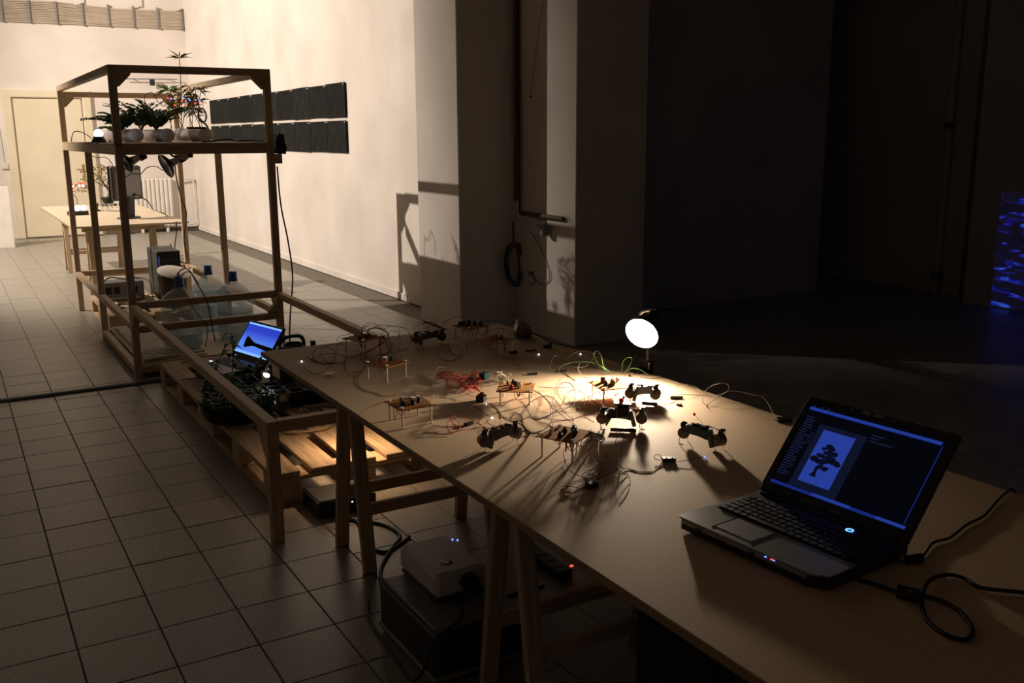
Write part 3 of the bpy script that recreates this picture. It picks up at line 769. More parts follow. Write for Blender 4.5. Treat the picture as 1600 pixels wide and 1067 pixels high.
# ------------------------------------------------------------------ small robots
def robot(pA, pB, label, seed=0, arm_right=True, led=(0, 0, .055), body='pcb_green', lift=0, h=.034):
    """two geared motors on wire feet joined by a curved circuit body"""
    q = random.Random(seed)
    a, b = V(pA), V(pB); a.z = b.z = HT; d = (b-a); L = d.length; d.normalize()
    sd = V((0, 0, 1)).cross(d)
    M = Matrix((d, sd, V((0, 0, 1)))).transposed().to_4x4(); M.translation = a
    r = E_('crawling_robot', M, label, 'robot', 'small motor robots on the table')
    mot = shared('motor_shell', lambda: G().cyl((0, -.011, 0), (0, .011, 0), .0165, n=14).cyl((0, -.014, 0), (0, -.011, 0), .009, n=10).cyl((0, -.019, .004), (0, -.014, .004), .002, n=6))
    for k, x in ((0, 0), (1, L)):
        m = O('gear_motor', mot, 'motor_case', r, M @ T(x, 0, h-.004) @ RZ(q.uniform(-.5, .5)))
        O('motor_cap', shared('motor_cap', lambda: G().cyl((0, 0, .012), (0, 0, .024), .0085, .007, n=10).box((.004, .002, .026), (.014, .008, .005), ch=.001)), 'black_plastic', m, M @ T(x, 0, h-.002) @ RX(q.uniform(-.3, .3)))
        ft = [M @ V((x, -.004, h-.012)), M @ V((x-.006, -.012, .012)), M @ V((x-.004, -.016, .001)), M @ V((x+.008, -.018, .001))]
        O('wire_foot', G().tube(spline(ft, 4), .0011, 5), 'steel', r)
        ft = [M @ V((x, .006, h-.012)), M @ V((x+.004, .014, .01)), M @ V((x+.002, .018, .001))]
        O('wire_foot', G().tube(spline(ft, 4), .0011, 5), 'steel', r)
    n = 7; prof = []
    x0, x1 = (L*.14, L*.7) if arm_right else (L*.28, L*.86)
    for i in range(n+1):
        t = i/n; prof.append((x0+(x1-x0)*t, h+.007+.003*math.sin(math.pi*t)+(.006*(.5-t) if arm_right else .006*(t-.5))))
    poly = [(x, z+.011) for x, z in prof]+[(x, z-.013) for x, z in reversed(prof)]
    Mx = M @ Matrix(((1, 0, 0, 0), (0, 0, -1, 0), (0, 1, 0, 0), (0, 0, 0, 1)))
    bd = O('circuit_body', G().prism(poly, -.012, .012, Mx), body, r)
    for i in range(6):
        x = x0+(x1-x0)*q.random(); O('component', shared('chip', lambda: G().box((0, 0, 0), (.009, .008, .007), ch=.001)), q.choice(['black_plastic', 'steel', 'dark_grey']), bd, M @ T(x, q.uniform(-.007, .007), h+.022) @ RZ(q.random()*3))
    xa = L*.84 if arm_right else L*.14
    O('grey_arm', G().box((0, 0, 0), (.012, .02, .048), ch=.002), 'arm_grey', r, M @ T(L*.76 if arm_right else L*.22, 0, h-.006) @ RY(-.28 if arm_right else .28))
    for k in range(3):
        x = q.choice((0, L)); o = V((x+q.uniform(-.012, .012), q.uniform(-.012, .012), h+.02))
        O('lead_wire', G().tube(spline([M @ V((x, 0, h+.01)), M @ o, M @ V((L*.5+q.uniform(-.02, .02), q.uniform(-.01, .01), h+.024))], 5), .0009, 5), q.choice(['wire_white', 'wire_red', 'wire_dark']), r)
    lx = L*.5
    w = [M @ V((lx, 0, h+.02)), M @ V((lx+.001, 0, h+.03)), M @ V(led)]
    O('led_stem', G().tube(spline(w, 3), .0006, 4), 'steel', r)
    lb = O('led_bulb', G().ball(M @ V(led), .0036, 8, 6, (1, 1, 1.3)), 'red_lens', r)
    return r, M, L
r1 = robot(tp(756, 705), tp(806, 692), 'dark robot with two motors left of the board with black knobs', 1, False, (.055, 0, .082), 'dark_grey')
r2 = robot(tp(1068, 691), tp(1124, 704), 'dark robot standing alone between the table lamp and the large laptop', 2, True, (.03, 0, .085), 'pcb_green')
r3 = robot(tp(941, 668), tp(1002, 668), 'wide robot with a red-topped black body in the lamp light', 3, True, (.06, 0, .09), 'black_plastic')
r4 = robot(tp(985, 628), tp(1024, 630), 'pale lit robot with a grey arm just below the table lamp', 4, False, (-.004, .0, .085), 'grey_plastic')
r5 = robot(tp(650, 541), tp(690, 537), 'shadowed robot at the far edge of the table', 5, False, (.05, 0, .07), 'black_plastic')
# extra pieces of the red-topped robot
r, M, L = r3
O('battery_pack', G().box((0, 0, 0), (.038, .03, .036), ch=.004), 'black_plastic', r, M @ T(L/2, -.004, .05))
O('top_plate', G().box((0, 0, 0), (.05, .03, .006), ch=.001), 'arm_grey', r, M @ T(L/2, 0, .071) @ RY(.06))
O('red_cap', G().box((0, 0, 0), (.013, .012, .014), ch=.003), 'red_lens', r, M @ T(L/2-.003, 0, .081))
O('pen_cell', G().cyl(M @ V((L*.18, -.04, .007)), M @ V((L*.82, -.05, .007)), .0055, .0055, n=10), 'black_plastic', r)
O('grey_arm', G().box((0, 0, 0), (.005, .018, .05), ch=.001), 'grey_plastic', r, M @ T(L*.2, 0, .03) @ RY(.5))
r, M, L = r4
O('pen_cell', G().cyl(M @ V((L*.5, -.035, .008)), M @ V((L*1.1, -.04, .008)), .0055, n=10), 'dark_grey', r)
r, M, L = r5
O('white_stick', G().cyl(M @ V((.0, -.01, .012)), M @ V((.018, .0, .062)), .003, n=6), 'wire_white', r)

# ------------------------------------------------------------------ small modules lying on the table
def module(x, y, name, label, cat, size=(.03, .018, .008), mat='black_plastic', rot=0., extra=()):
    p = tp(x, y); M = T(p.x, p.y, HT) @ RZ(rot)
    e = E_(name, M, label, cat)
    O('case', G().box((0, 0, size[2]/2+.0006), size, ch=.001), mat, e, M)
    for i, (dx, dy, s, mt) in enumerate(extra): O('contact', G().box((dx, dy, size[2]+.0006+s/4), (s, s*.7, s/2), ch=.0004), mt, e, M)
    return e, M
module(1045, 721, 'sensor_module', 'small black module with two bright dots left of the laptop', 'module', (.034, .018, .01), rot=-.5, extra=((-.008, -.004, .004, 'steel'), (.008, -.004, .004, 'steel')))
module(1224, 658, 'sensor_module', 'flat black module at the table edge beside the laptop lid', 'module', (.045, .026, .009), rot=-.4, extra=((-.018, .005, .004, 'steel'),))
module(1057, 623, 'sensor_module', 'black clip module with a brown disc right of the lit robot', 'module', (.04, .008, .008), rot=-.6, extra=((-.01, 0, .005, 'steel'),))
p = tp(1061, 633); dsc = E_('brown_disc', (p.x, p.y, HT), 'round brown disc sensor in front of the black clip module', 'sensor')
O('disc_body', G().cyl((p.x, p.y, HT+.0005), (p.x, p.y, HT+.005), .009, n=16), 'stem_brown', dsc); O('disc_rim', G().cyl((p.x, p.y, HT+.005), (p.x, p.y, HT+.0058), .0075, n=16), 'brass', dsc)
module(925, 762, 'sensor_module', 'black module under the wire bundle nearest the front edge', 'module', (.03, .018, .014), rot=.1, extra=((-.012, .003, .006, 'steel'), (.008, 0, .006, 'brass')))
module(752, 627, 'clip_connector', 'black and red connector lying left of the orange board', 'connector', (.03, .026, .02), rot=.7, extra=((.006, 0, .014, 'wire_red'), (-.006, .004, .01, 'wire_red')))
module(733, 664, 'sensor_module', 'black module under red wires near the left edge', 'module', (.03, .014, .008), rot=.3, extra=((.006, 0, .004, 'steel'),))
module(757, 592, 'terminal_block', 'teal terminal block behind the orange board', 'terminal block', (.03, .024, .022), 'teal_plastic', rot=.4, extra=((0, 0, .01, 'black_plastic'),))
module(877, 581, 'sensor_module', 'black module under the green wire arch', 'module', (.04, .01, .006), rot=-.2, extra=((.01, 0, .004, 'wire_green'),))
module(832, 586, 'sensor_module', 'dark jack plug beside the green wires', 'module', (.035, .009, .008), rot=-.3, extra=((-.01, 0, .005, 'steel'),))
module(801, 551, 'sensor_module', 'dark flat module below the power adaptor', 'module', (.035, .014, .006), rot=.2, extra=((.01, 0, .004, 'steel'),))
module(829, 549, 'sensor_module', 'black stick module right of the power adaptor', 'module', (.045, .011, .006), rot=-.2, extra=((.012, 0, .004, 'steel'),))
module(855, 543, 'sensor_module', 'pair of dark lumps by the far right table edge', 'module', (.03, .02, .012), rot=-.1, extra=((.014, .0, .012, 'black_plastic'),))
module(487, 560, 'paper_tab', 'pair of white tabs near the far left table corner', 'tab', (.028, .012, .003), 'white_plastic', rot=-.6, extra=((-.016, .01, .016, 'white_plastic'),))
module(512, 587, 'paper_tab', 'white and yellow tabs near the left table edge', 'tab', (.026, .011, .003), 'white_plastic', rot=-.4, extra=((.016, .005, .014, 'white_plastic'), (.004, -.009, .013, 'brass')))
p = tp(880, 772); bt = E_('brass_led', (p.x, p.y, HT), 'yellow clear diode at the end of the front wire bundle', 'diode')
O('diode_body', G().cyl((p.x, p.y, HT+.004), (p.x+.014, p.y-.008, HT+.004), .003, n=8), 'brass', bt); O('diode_flange', G().cyl((p.x, p.y, HT+.004), (p.x+.002, p.y-.001, HT+.004), .0038, n=8), 'brass', bt)
# power adaptor
p = tp(816, 527); M = T(p.x, p.y, HT) @ RZ(-.3)
pa = E_('power_adaptor', M, 'bulky black plug adaptor standing at the far right of the table', 'adaptor')
O('adaptor_case', G().prism([(-.03, 0), (.035, 0), (.03, .045), (.005, .072), (-.022, .075), (-.024, .055), (-.034, .03)], -.025, .025, M @ Matrix(((1, 0, 0, 0), (0, 0, 1, 0), (0, 1, 0, 0), (0, 0, 0, 1)))), 'black_plastic', pa)
O('adaptor_pin', G().cyl(M @ V((-.03, -.026, .05)), M @ V((-.05, -.03, .043)), .002, n=6), 'steel', pa)
O('adaptor_cord', G().tube(spline([M @ V((.034, 0, .02)), tp(845, 526, .012), tp(858, 533, .005), tp(876, 538, .004), tp(897, 543, .004)], 6), .0028, 6), 'cable_black', pa)

# bright dots: small LEDs on wires
def led(x, y, label, mat='led_white', r=.0028, h=.0035):
    p = tp(x, y, h); e = E_('led_diode', (p.x, p.y, HT), label, 'diode')
    O('led_lens', G().ball(p, r, 8, 6), mat, e); O('led_lead', G().cyl((p.x, p.y, HT+.0004), p, .0012, n=5), 'steel', e)
led(471.5, 564.5, 'tiny white light at the far left end of the table')
led(842, 553.5, 'tiny white light in the shadow right of the adaptor')
led(907, 553, 'tiny white light under the wires near the far edge')
led(1101, 714, 'bluish light at the end of the wire from the dotted module', 'led_blue')
led(769, 652.5, 'bluish light beside the red wires near the left edge', 'led_white')
led(760, 631, 'tiny pale light in front of the black and red connector', 'led_white', .002)

# ------------------------------------------------------------------ wires
def zz(ox, oy, s): return lambda X, Y, h=0.: PZ(ox+X*s, oy+Y*s, HT+.0016+h)
ZA = zz(450, 480, .1875); ZB = zz(680, 480, .14058); ZC = zz(700, 570, .14055); ZD = zz(840, 540, .16872); ZE = zz(820, 640, .14993); ZF = zz(980, 560, .18742)
def tangle(label, where, wires, r=.0009):
    e = E_('wire_tangle', where, label, 'wires', 'loose wires on the table')
    for mat, pts in wires:
        sp = [V((p.x, p.y, max(p.z, HT+r*1.1))) for p in spline(pts, 7)]
        O('wire', G().tube(sp, r, 5), mat, e)
    return e
def tr_(z, mat, *pts): return (mat, [z(*p) for p in pts])
def loopw(z, mat, X, Y, rx, ry, hmax, turns=1.1, ph=0., seed=0):
    q = random.Random(seed); n = int(12*turns); out = []
    for i in range(n+1):
        t = ph+2*math.pi*turns*i/n; k = q.uniform(.88, 1.12)
        out.append(z(X+rx*k*math.cos(t), Y+ry*k*math.sin(t), max(0, hmax*(.5-.5*math.sin(t))*q.uniform(.6, 1.1))))
    return (mat, out)
dk, br_, rd_, gn, wh = 'wire_dark', 'wire_brown', 'wire_red', 'wire_green', 'wire_white'
tangle('dark looping wires around the far left circuit board', bc(500, 560), [
    tr_(ZA, dk, (130, 470), (150, 515), (225, 555), (310, 520, .01), (390, 470, .02), (400, 390, .03), (420, 310, .05), (490, 270, .05)),
    tr_(ZA, dk, (600, 210, .06), (640, 150, .09), (700, 130, .1), (780, 160, .1), (830, 220, .07), (860, 300, .03), (920, 350)),
    tr_(ZA, dk, (660, 200, .06), (720, 165, .09), (800, 180, .09), (850, 160, .08), (910, 170, .07), (930, 230, .05), (880, 300, .03), (800, 330)),
    tr_(ZA, dk, (700, 180, .08), (760, 150, .1), (860, 155, .09), (980, 180, .06), (1020, 250, .03), (1000, 340), (920, 370)),
    tr_(ZA, dk, (480, 430), (470, 500), (520, 570), (590, 560), (640, 490), (600, 430, .01)),
    tr_(ZA, dk, (500, 180, .05), (520, 220, .05), (440, 240, .05), (405, 270, .05), (440, 290, .04), (480, 300, .03)),
    loopw(ZA, dk, 300, 400, 90, 75, .03, 1.6, 0, 1), loopw(ZA, dk, 390, 390, 110, 80, .03, 1.3, 1, 2), loopw(ZA, dk, 340, 430, 140, 40, .02, 1.2, 2, 3),
    loopw(ZA, br_, 560, 460, 90, 90, .02, 1.1, .5, 4), loopw(ZA, dk, 880, 290, 60, 90, .06, 1.1, 2, 5), loopw(ZA, dk, 700, 200, 90, 55, .08, 1.2, 3, 6)])
tangle('thick black cord arching over the far left circuit board', bc(590, 535), [
    tr_(ZA, 'cable_black', (660, 210, .07), (680, 180, .085), (740, 175, .09), (800, 195, .08), (840, 230, .06), (800, 240, .05), (700, 235, .06), (670, 215, .065))], .0022)
tangle('dull red wires sagging right of the far left circuit board', bc(620, 545), [
    ('wire_red', [ZA(770+k*4, 225+k*3, .06), ZA(760+k*6, 300, .04), ZA(700-k*20, 360+k*6, .01), ZA(620-k*26, 390+k*5, 0)]) for k in range(7)]+[
    ('wire_red', [ZA(790, 230, .06), ZA(810+k*10, 290, .04), ZA(850+k*6, 350+k*6, .01), ZA(800-k*20, 400, 0)]) for k in range(4)])
tangle('thin dark wires over the far edge around the tall circuit board', bc(700, 530), [
    tr_(ZA, dk, (1040, 250, .03), (1050, 180, .05), (1110, 140, .06), (1200, 125, .06), (1250, 160, .05), (1240, 230, .03)),
    tr_(ZA, dk, (1255, 230, .03), (1280, 150, .06), (1340, 105, .08), (1420, 80, .1), (1480, 90, .09)),
    tr_(ZA, 'wire_white', (1190, 385), (1200, 340, .01), (1230, 315, .02), (1285, 300, .03)),
    loopw(ZA, br_, 1340, 380, 110, 70, .02, 1.3, 0, 7), loopw(ZA, dk, 1420, 330, 80, 80, .04, 1.2, 2, 8),
    tr_(ZB, dk, (480, 180, .06), (560, 150, .07), (680, 150, .07), (760, 210, .05), (740, 330, .02), (650, 340, .02)),
    tr_(ZB, dk, (560, 280, .04), (680, 240, .05), (820, 240, .04), (840, 300, .03), (780, 360, .02))])
tangle('pale wires dropping from the black power adaptor', bc(800, 565), [
    tr_(ZB, wh, (995, 335, .03), (975, 400, .015), (960, 460, .01), (930, 500), (840, 530), (760, 555), (720, 590, .01), (710, 650, .01), (740, 690)),
    tr_(ZB, wh, (1065, 390, .02), (1080, 450, .01), (1078, 530), (1070, 590)),
    tr_(ZB, wh, (700, 495, .02), (750, 535, .01), (790, 550)), tr_(ZB, wh, (1028, 580, .02), (1035, 650, .01), (1050, 710)),
    tr_(ZB, dk, (875, 560), (900, 610), (940, 650)), tr_(ZB, wh, (950, 680), (1000, 690, .01), (1040, 750))])
q = random.Random(11)
reds = []
for k in range(13):
    x0, y0 = q.uniform(1230, 1300), q.uniform(520, 600)
    reds.append((rd_, [ZA(x0, y0, q.uniform(0, .015)), ZA(1330+q.uniform(-20, 30), 560+q.uniform(-25, 40), q.uniform(0, .03)), ZA(1420+q.uniform(-30, 40), 590+q.uniform(-40, 50), q.uniform(0, .03)), ZA(1520+q.uniform(-40, 60), 620+q.uniform(-80, 80), q.uniform(0, .02)), ZA(1600+q.uniform(-40, 30), 660+q.uniform(-160, 60), 0)]))
tangle('dense bunch of bright red wires left of the teal terminal block', bc(710, 590), reds+[
    tr_(ZA, rd_, (1300, 555, .02), (1330, 600, .03), (1345, 660, .02), (1320, 720), (1270, 735)),
    tr_(ZA, wh, (1310, 505, .015), (1260, 500, .03), (1228, 540, .03), (1215, 600, .01), (1218, 660)),
    tr_(ZA, rd_, (1600, 740), (1540, 740, .01), (1490, 720, .01), (1470, 670, .02), (1430, 650, .02), (1435, 690, .01)), tr_(ZA, wh, (1255, 465), (1310, 490))])
tangle('red and pale wires around the black module near the left edge', bc(735, 660), [
    tr_(ZC, rd_, (10, 790), (40, 700, .01), (50, 620, .02), (20, 560, .02), (60, 590, .02), (130, 640, .01), (230, 660)),
    tr_(ZC, rd_, (180, 560, .02), (240, 590, .02), (310, 640, .01), (390, 680), (430, 700)), tr_(ZC, wh, (10, 500, .01), (70, 560, .02), (100, 600, .01), (110, 670)),
    tr_(ZC, wh, (240, 590, .01), (320, 630, .01), (400, 690)), tr_(ZC, rd_, (400, 660), (450, 620, .01), (480, 590, .01)),
    tr_(ZC, dk, (300, 470), (400, 530), (470, 580, .01)), tr_(ZC, dk, (430, 640, .01), (520, 690), (600, 730)),
    tr_(ZA, br_, (590, 910), (650, 850, .01), (740, 810, .02), (830, 780, .03), (900, 735, .03)),
    tr_(ZA, br_, (590, 560), (580, 630), (640, 690), (740, 715), (800, 740), (900, 730)),
    tr_(ZA, wh, (1175, 670, .01), (1205, 720, .01), (1220, 810)),
    loopw(ZC, rd_, 120, 620, 90, 60, .02, 1.4, 0, 21), loopw(ZC, rd_, 60, 680, 70, 70, .02, 1.2, 2, 22)])
tangle('grey wire nest on top of the orange circuit board', bc(780, 590), [
    loopw(ZC, wh, 560+20*(k % 4), 120+14*(k % 3), 60+8*k % 30, 40, .05, 1.2, k, 30+k) for k in range(6)]+[loopw(ZC, dk, 600, 110, 50, 40, .05, 1.2, 1, 40)])
tangle('big thin loops of dark wire between the orange board and the robot', bc(860, 650), [
    tr_(ZC, dk, (860, 450, .01), (815, 540, .01), (825, 650), (900, 735), (1000, 750), (1110, 690), (1160, 580, .02), (1150, 450, .03), (1080, 370, .03), (960, 290, .03), (870, 262, .03)),
    tr_(ZC, br_, (880, 460, .01), (830, 560), (845, 660), (910, 745), (1010, 740), (1090, 700, .01), (1140, 590, .02), (1130, 430, .03), (1060, 350, .03), (950, 280, .03)),
    tr_(ZC, dk, (860, 470), (940, 400, .02), (1080, 345, .03), (1180, 380, .03), (1240, 450, .02), (1290, 530, .01), (1400, 610)),
    tr_(ZC, dk, (590, 470), (650, 430, .01), (710, 385, .02), (770, 385, .02), (830, 430, .02), (890, 520, .01), (930, 580), (1000, 605), (1090, 580), (1200, 520, .01), (1270, 430, .02), (1300, 350, .03), (1370, 290, .03), (1420, 290, .03)),
    tr_(ZC, wh, (470, 420), (560, 490), (600, 555), (660, 595), (730, 612), (820, 612), (900, 570, .01), (960, 500, .02), (960, 430, .01), (930, 400)),
    tr_(ZC, br_, (1210, 330, .02), (1250, 220, .03), (1330, 195, .03), (1400, 250, .03), (1415, 380, .02), (1390, 460, .01), (1330, 450, .01), (1270, 400, .02), (1215, 310, .03), (1220, 210, .04), (1290, 140, .04), (1380, 150, .03)),
    tr_(ZD, dk, (0, 420, .02), (60, 480, .02), (110, 540, .02), (150, 590, .01), (210, 605), (300, 560, .01), (350, 460, .03), (320, 370, .03), (240, 340, .03), (180, 390, .02), (150, 470, .02), (130, 560, .02), (150, 650, .01), (140, 740)),
    tr_(ZD, br_, (150, 420, .02), (190, 330, .03), (270, 290, .03), (340, 330, .03), (380, 400, .02), (430, 470, .02), (430, 560, .01), (360, 590)),
    tr_(ZD, br_, (240, 550), (260, 460, .02), (340, 405, .03), (420, 440, .02), (500, 500, .01), (560, 560), (640, 600)),
    tr_(ZD, br_, (440, 520, .01), (520, 480, .02), (590, 535, .02), (640, 600, .01), (700, 640)),
    tr_(ZD, rd_, (120, 710), (220, 690), (320, 680), (420, 650), (560, 640, .01)), tr_(ZD, dk, (130, 520, .02), (180, 600, .02), (270, 680, .01), (370, 750)),
    tr_(ZD, wh, (325, 650, .015), (332, 690, .008), (335, 715)), tr_(ZD, rd_, (0, 380), (80, 385), (150, 390), (300, 385, .01), (420, 360, .01), (480, 350, .02)),
    tr_(ZD, dk, (0, 680), (80, 655), (200, 590, .01), (330, 570, .01), (440, 590))])
tangle('green insulated wires arching behind the lit circuit board', bc(900, 575), [
    tr_(ZD, gn, (195, 255), (205, 200, .02), (300, 160, .03), (390, 150, .035), (500, 155, .03), (560, 190, .02), (640, 235, .01), (720, 255)),
    tr_(ZD, gn, (520, 90, .06), (535, 55, .07), (565, 55, .07), (592, 110, .06), (612, 190, .03), (660, 235, .01)),
    tr_(ZD, gn, (520, 85, .06), (555, 160, .04), (610, 205, .03), (680, 245, .005)),
    tr_(ZD, gn, (780, 255), (785, 170, .03), (820, 115, .05), (872, 115, .05), (855, 180, .03), (800, 255)),
    tr_(ZD, gn, (790, 262), (860, 215, .02), (930, 215, .02), (985, 245, .01), (1035, 278)),
    tr_(ZD, wh, (200, 240), (250, 255), (300, 290), (350, 320)), tr_(ZD, wh, (860, 230), (890, 265))], .0013)
tangle('brown and white wires looping over the far right table edge', bc(890, 565), [
    tr_(ZD, wh, (100, 240), (125, 150, .03), (160, 95, .04), (220, 120, .03), (300, 185, .02), (380, 200, .02), (450, 190, .02), (465, 160, .03), (420, 145, .03), (382, 180, .03), (378, 230, .02), (430, 285), (500, 310)),
    tr_(ZD, wh, (270, 130, .03), (310, 85, .05), (360, 60, .06), (430, 45, .06), (500, 65, .06), (522, 105, .04), (480, 160, .03)),
    tr_(ZD, br_, (250, 120, .01), (255, 50, .04), (290, 0, .05), (335, 15, .05), (340, 50, .04)), tr_(ZD, br_, (520, 110, .04), (560, 200, .02), (620, 280)),
    tr_(ZD, dk, (950, 290), (1050, 305), (1140, 300), (1225, 297))])
tangle('fine twisted wire looping past the right table edge to the flat module', bc(1120, 625), [
    tr_(ZF, wh, (390, 320), (400, 250, .02), (450, 218, .03), (540, 225, .02), (620, 270, .01), (700, 315), (780, 300, .015), (845, 262, .035), (835, 212, .05), (770, 208, .05), (685, 240, .03), (632, 310, .02), (630, 365, .01), (668, 382), (750, 330, .02), (850, 275, .03), (950, 280, .03), (1060, 308, .03), (1130, 320, .03), (1180, 385, .02), (1220, 460, .01), (1255, 500, .005)),
    tr_(ZF, wh, (400, 300), (560, 303), (700, 315)), tr_(ZF, br_, (260, 320), (320, 338), (370, 340)), tr_(ZF, br_, (300, 385), (360, 372), (400, 355)),
    tr_(ZF, br_, (666, 385), (668, 410), (700, 440))], .0009)
tangle('red and black wire pair running through the dotted module', bc(1030, 735), [
    tr_(ZF, br_, (0, 918), (100, 945), (200, 945), (255, 910), (290, 860, .004)), tr_(ZF, rd_, (292, 850, .004), (270, 805, .01), (232, 808, .01), (230, 838, .005), (290, 848, .004)),
    tr_(ZF, br_, (410, 862, .004), (490, 850, .006), (560, 832, .006), (640, 822, .003)), tr_(ZF, dk, (240, 925), (300, 860))])
tangle('sprawling wire bundle in front of the board with black knobs', bc(930, 745), [
    tr_(ZE, dk, (410, 400, .03), (405, 480, .03), (440, 590, .02), (500, 660, .01), (600, 700, .01), (660, 720)),
    tr_(ZE, dk, (650, 450, .03), (740, 540, .03), (780, 620, .03), (770, 760)), tr_(ZE, br_, (770, 330, .05), (768, 450, .05), (790, 560, .04), (785, 640, .03), (840, 700, .02), (830, 790)),
    tr_(ZE, dk, (650, 670, .02), (760, 580, .03), (880, 540, .03), (960, 560, .03), (1060, 660, .01), (1100, 760), (1060, 880), (980, 980)),
    tr_(ZE, br_, (660, 690, .01), (740, 640, .02), (775, 540, .04), (760, 430, .04), (700, 390, .04), (620, 480, .03), (620, 590, .02)),
    tr_(ZE, dk, (660, 730), (760, 690, .01), (880, 610, .02), (960, 560, .02), (970, 520, .03)),
    tr_(ZE, dk, (800, 640, .02), (830, 560, .03), (868, 450, .05)), tr_(ZE, dk, (860, 500, .03), (940, 600, .02), (1060, 680)),
    tr_(ZE, br_, (1000, 600, .005), (1005, 450, .03), (1028, 250, .05), (1012, 228, .05), (960, 290, .03), (935, 360, .01)), tr_(ZE, br_, (950, 180, .03), (965, 265, .03), (990, 200, .04)),
    tr_(ZE, dk, (690, 740), (800, 700), (950, 640, .005), (1000, 605, .005)), tr_(ZE, br_, (1000, 605, .004), (1100, 618), (1200, 645), (1334, 640)),
    tr_(ZE, dk, (640, 720, .01), (540, 740, .01), (450, 780, .005), (390, 830)), tr_(ZE, dk, (640, 735, .01), (550, 755, .01), (460, 800, .005), (370, 850)),
    tr_(ZE, br_, (390, 800), (480, 800, .005), (560, 815), (640, 820)), tr_(ZE, dk, (990, 650, .01), (980, 720), (970, 800)),
    tr_(ZE, wh, (640, 650, .02), (660, 700, .02), (640, 730, .01), (690, 720, .01)), tr_(ZE, wh, (950, 625, .01), (1010, 640, .02), (960, 660, .01), (1070, 680)),
    loopw(ZE, dk, 680, 720, 60, 50, .03, 1.4, 0, 50), loopw(ZE, br_, 700, 690, 90, 60, .03, 1.3, 1, 51)])
tangle('black cable looping off the right side of the board with black knobs', bc(930, 690), [
    tr_(ZE, 'cable_black', (590, 380, .03), (650, 350, .03), (700, 300, .04), (670, 245, .055), (740, 245, .055), (810, 280, .04), (830, 310, .03), (790, 330, .03), (740, 300, .04)),
    tr_(ZE, 'cable_black', (0, 205), (60, 240), (140, 245, .03), (200, 270, .055), (100, 240, .01), (0, 265))], .0018)

# ------------------------------------------------------------------ water jugs
def jug(x, y, z, label, water, dark=False):
    M = T(x, y, z)
    j = E_('water_jug', M, label, 'water jug', 'clear water jugs in the frame')
    pr = [(.0, .0), (.115, .0), (.13, .012), (.132, .06), (.127, .09), (.134, .12), (.134, .17), (.128, .19), (.134, .21), (.134, .28), (.129, .3), (.132, .32), (.125, .345), (.085, .385), (.045, .41), (.03, .425), (.029, .445)]
    O('jug_body', G().lathe(pr, 28, M, caps=False), 'jug_plastic', j)
    O('jug_neck', G().lathe([(.0305, .425), (.034, .43), (.034, .445), (.031, .45), (.031, .495), (.026, .498), (0, .498)], 18, M, caps=False), 'cap_blue', j)
    if water: O('water', G().lathe([(0, .004), (.11, .004), (.126, .014), (.127, .06), (.123, .09), (.126, water), (0, water)], 24, M), 'jug_plastic', j)
    for k in (.1, .2, .31): O('jug_ring', G().lathe([(.1345, k-.006), (.1365, k), (.1345, k+.006)], 28, M, caps=False), 'jug_plastic', j)
    return j
jug(1.335, 6.78, .121, 'water jug nearest the viewer with a hose in its blue neck', .1)
jug(1.7, 7.5, .0915, 'water jug at the back of the group of three', .3)
jug(1.775, 7.06, .0915, 'water jug close to the right frame post', .2)
hs = E_('aquarium_hose', (1.335, 6.78, .6), 'thin dark hoses hanging over the nearest water jug', 'hose')
O('hose', G().tube(spline([(1.335, 6.78, .614), (1.34, 6.75, .66), (1.38, 6.66, .68), (1.42, 6.6, .58), (1.44, 6.535, .525), (1.455, 6.49, .45), (1.48, 6.47, .2)], 6), .004, 6), 'cable_black', hs)
O('hose', G().tube(spline([(1.325, 6.77, .614), (1.31, 6.66, .66), (1.3, 6.57, .57), (1.33, 6.53, .52), (1.38, 6.49, .4), (1.43, 6.45, .3), (1.4, 6.42, .18)], 6), .0035, 6), 'stem_brown', hs)
O('hose', G().tube(spline([(1.34, 6.79, .614), (1.42, 6.83, .64), (1.48, 6.82, .54)], 6), .004, 6), 'wire_white', hs)

# ------------------------------------------------------------------ computer tower, bin, electronics in the tall bay
pc = E_('computer_tower', (1.67, 9.05, .145), 'dark computer tower with a faint blue front in the tall bay', 'computer')
O('tower_case', G().box((1.66, 9.02, .145+.215), (.2, .46, .425), ch=.006), 'dark_grey', pc)
O('tower_front', G().box((1.66, 8.783, .145+.215), (.196, .016, .42), ch=.005), 'black_plastic', pc)
O('drive_bay', G().box((1.66, 8.773, .49), (.15, .006, .04), ch=.002), 'dark_grey', pc)
O('drive_bay', G().box((1.66, 8.773, .44), (.15, .006, .04), ch=.002), 'dark_grey', pc)
O('blue_strip', G().box((1.575, 8.773, .45), (.012, .005, .16)), 'blue_dim', pc)  # faint blue reflection on the front, drawn as a glowing strip
for z in (.3, .27): O('front_button', G().cyl((1.66, 8.776, z), (1.66, 8.77, z), .008, n=10), 'grey_plastic', pc)
bn = E_('paper_bin', (1.6, 8.36, .145), 'black bin with a tilted white lid in front of the computer tower', 'bin')
Mb = T(1.6, 8.36, .146)
O('bin_body', G().lathe([(0, 0), (.1, 0), (.122, .27), (.126, .275), (.122, .28), (.115, .27), (.095, .01), (0, .01)], 24, Mb), 'black_plastic', bn)
O('bin_lid', G().lathe([(0, .02), (.07, .014), (.135, -.006), (.138, -.011), (.07, .004), (0, .008)], 24, T(1.61, 8.34, .452) @ RY(.12) @ RX(.3)), 'white_paint', bn)
O('lid_prop', G().cyl((1.6, 8.4, .4), (1.61, 8.38, .455), .014, n=8), 'white_paint', bn)
ec = E_('electronics_case', (1.27, 8.98, .145), 'grey box with two black square ports beside the tower', 'electronics')
O('case_body', G().box((1.27, 9.0, .145+.085), (.36, .22, .17), ch=.006), 'grey_plastic', ec)
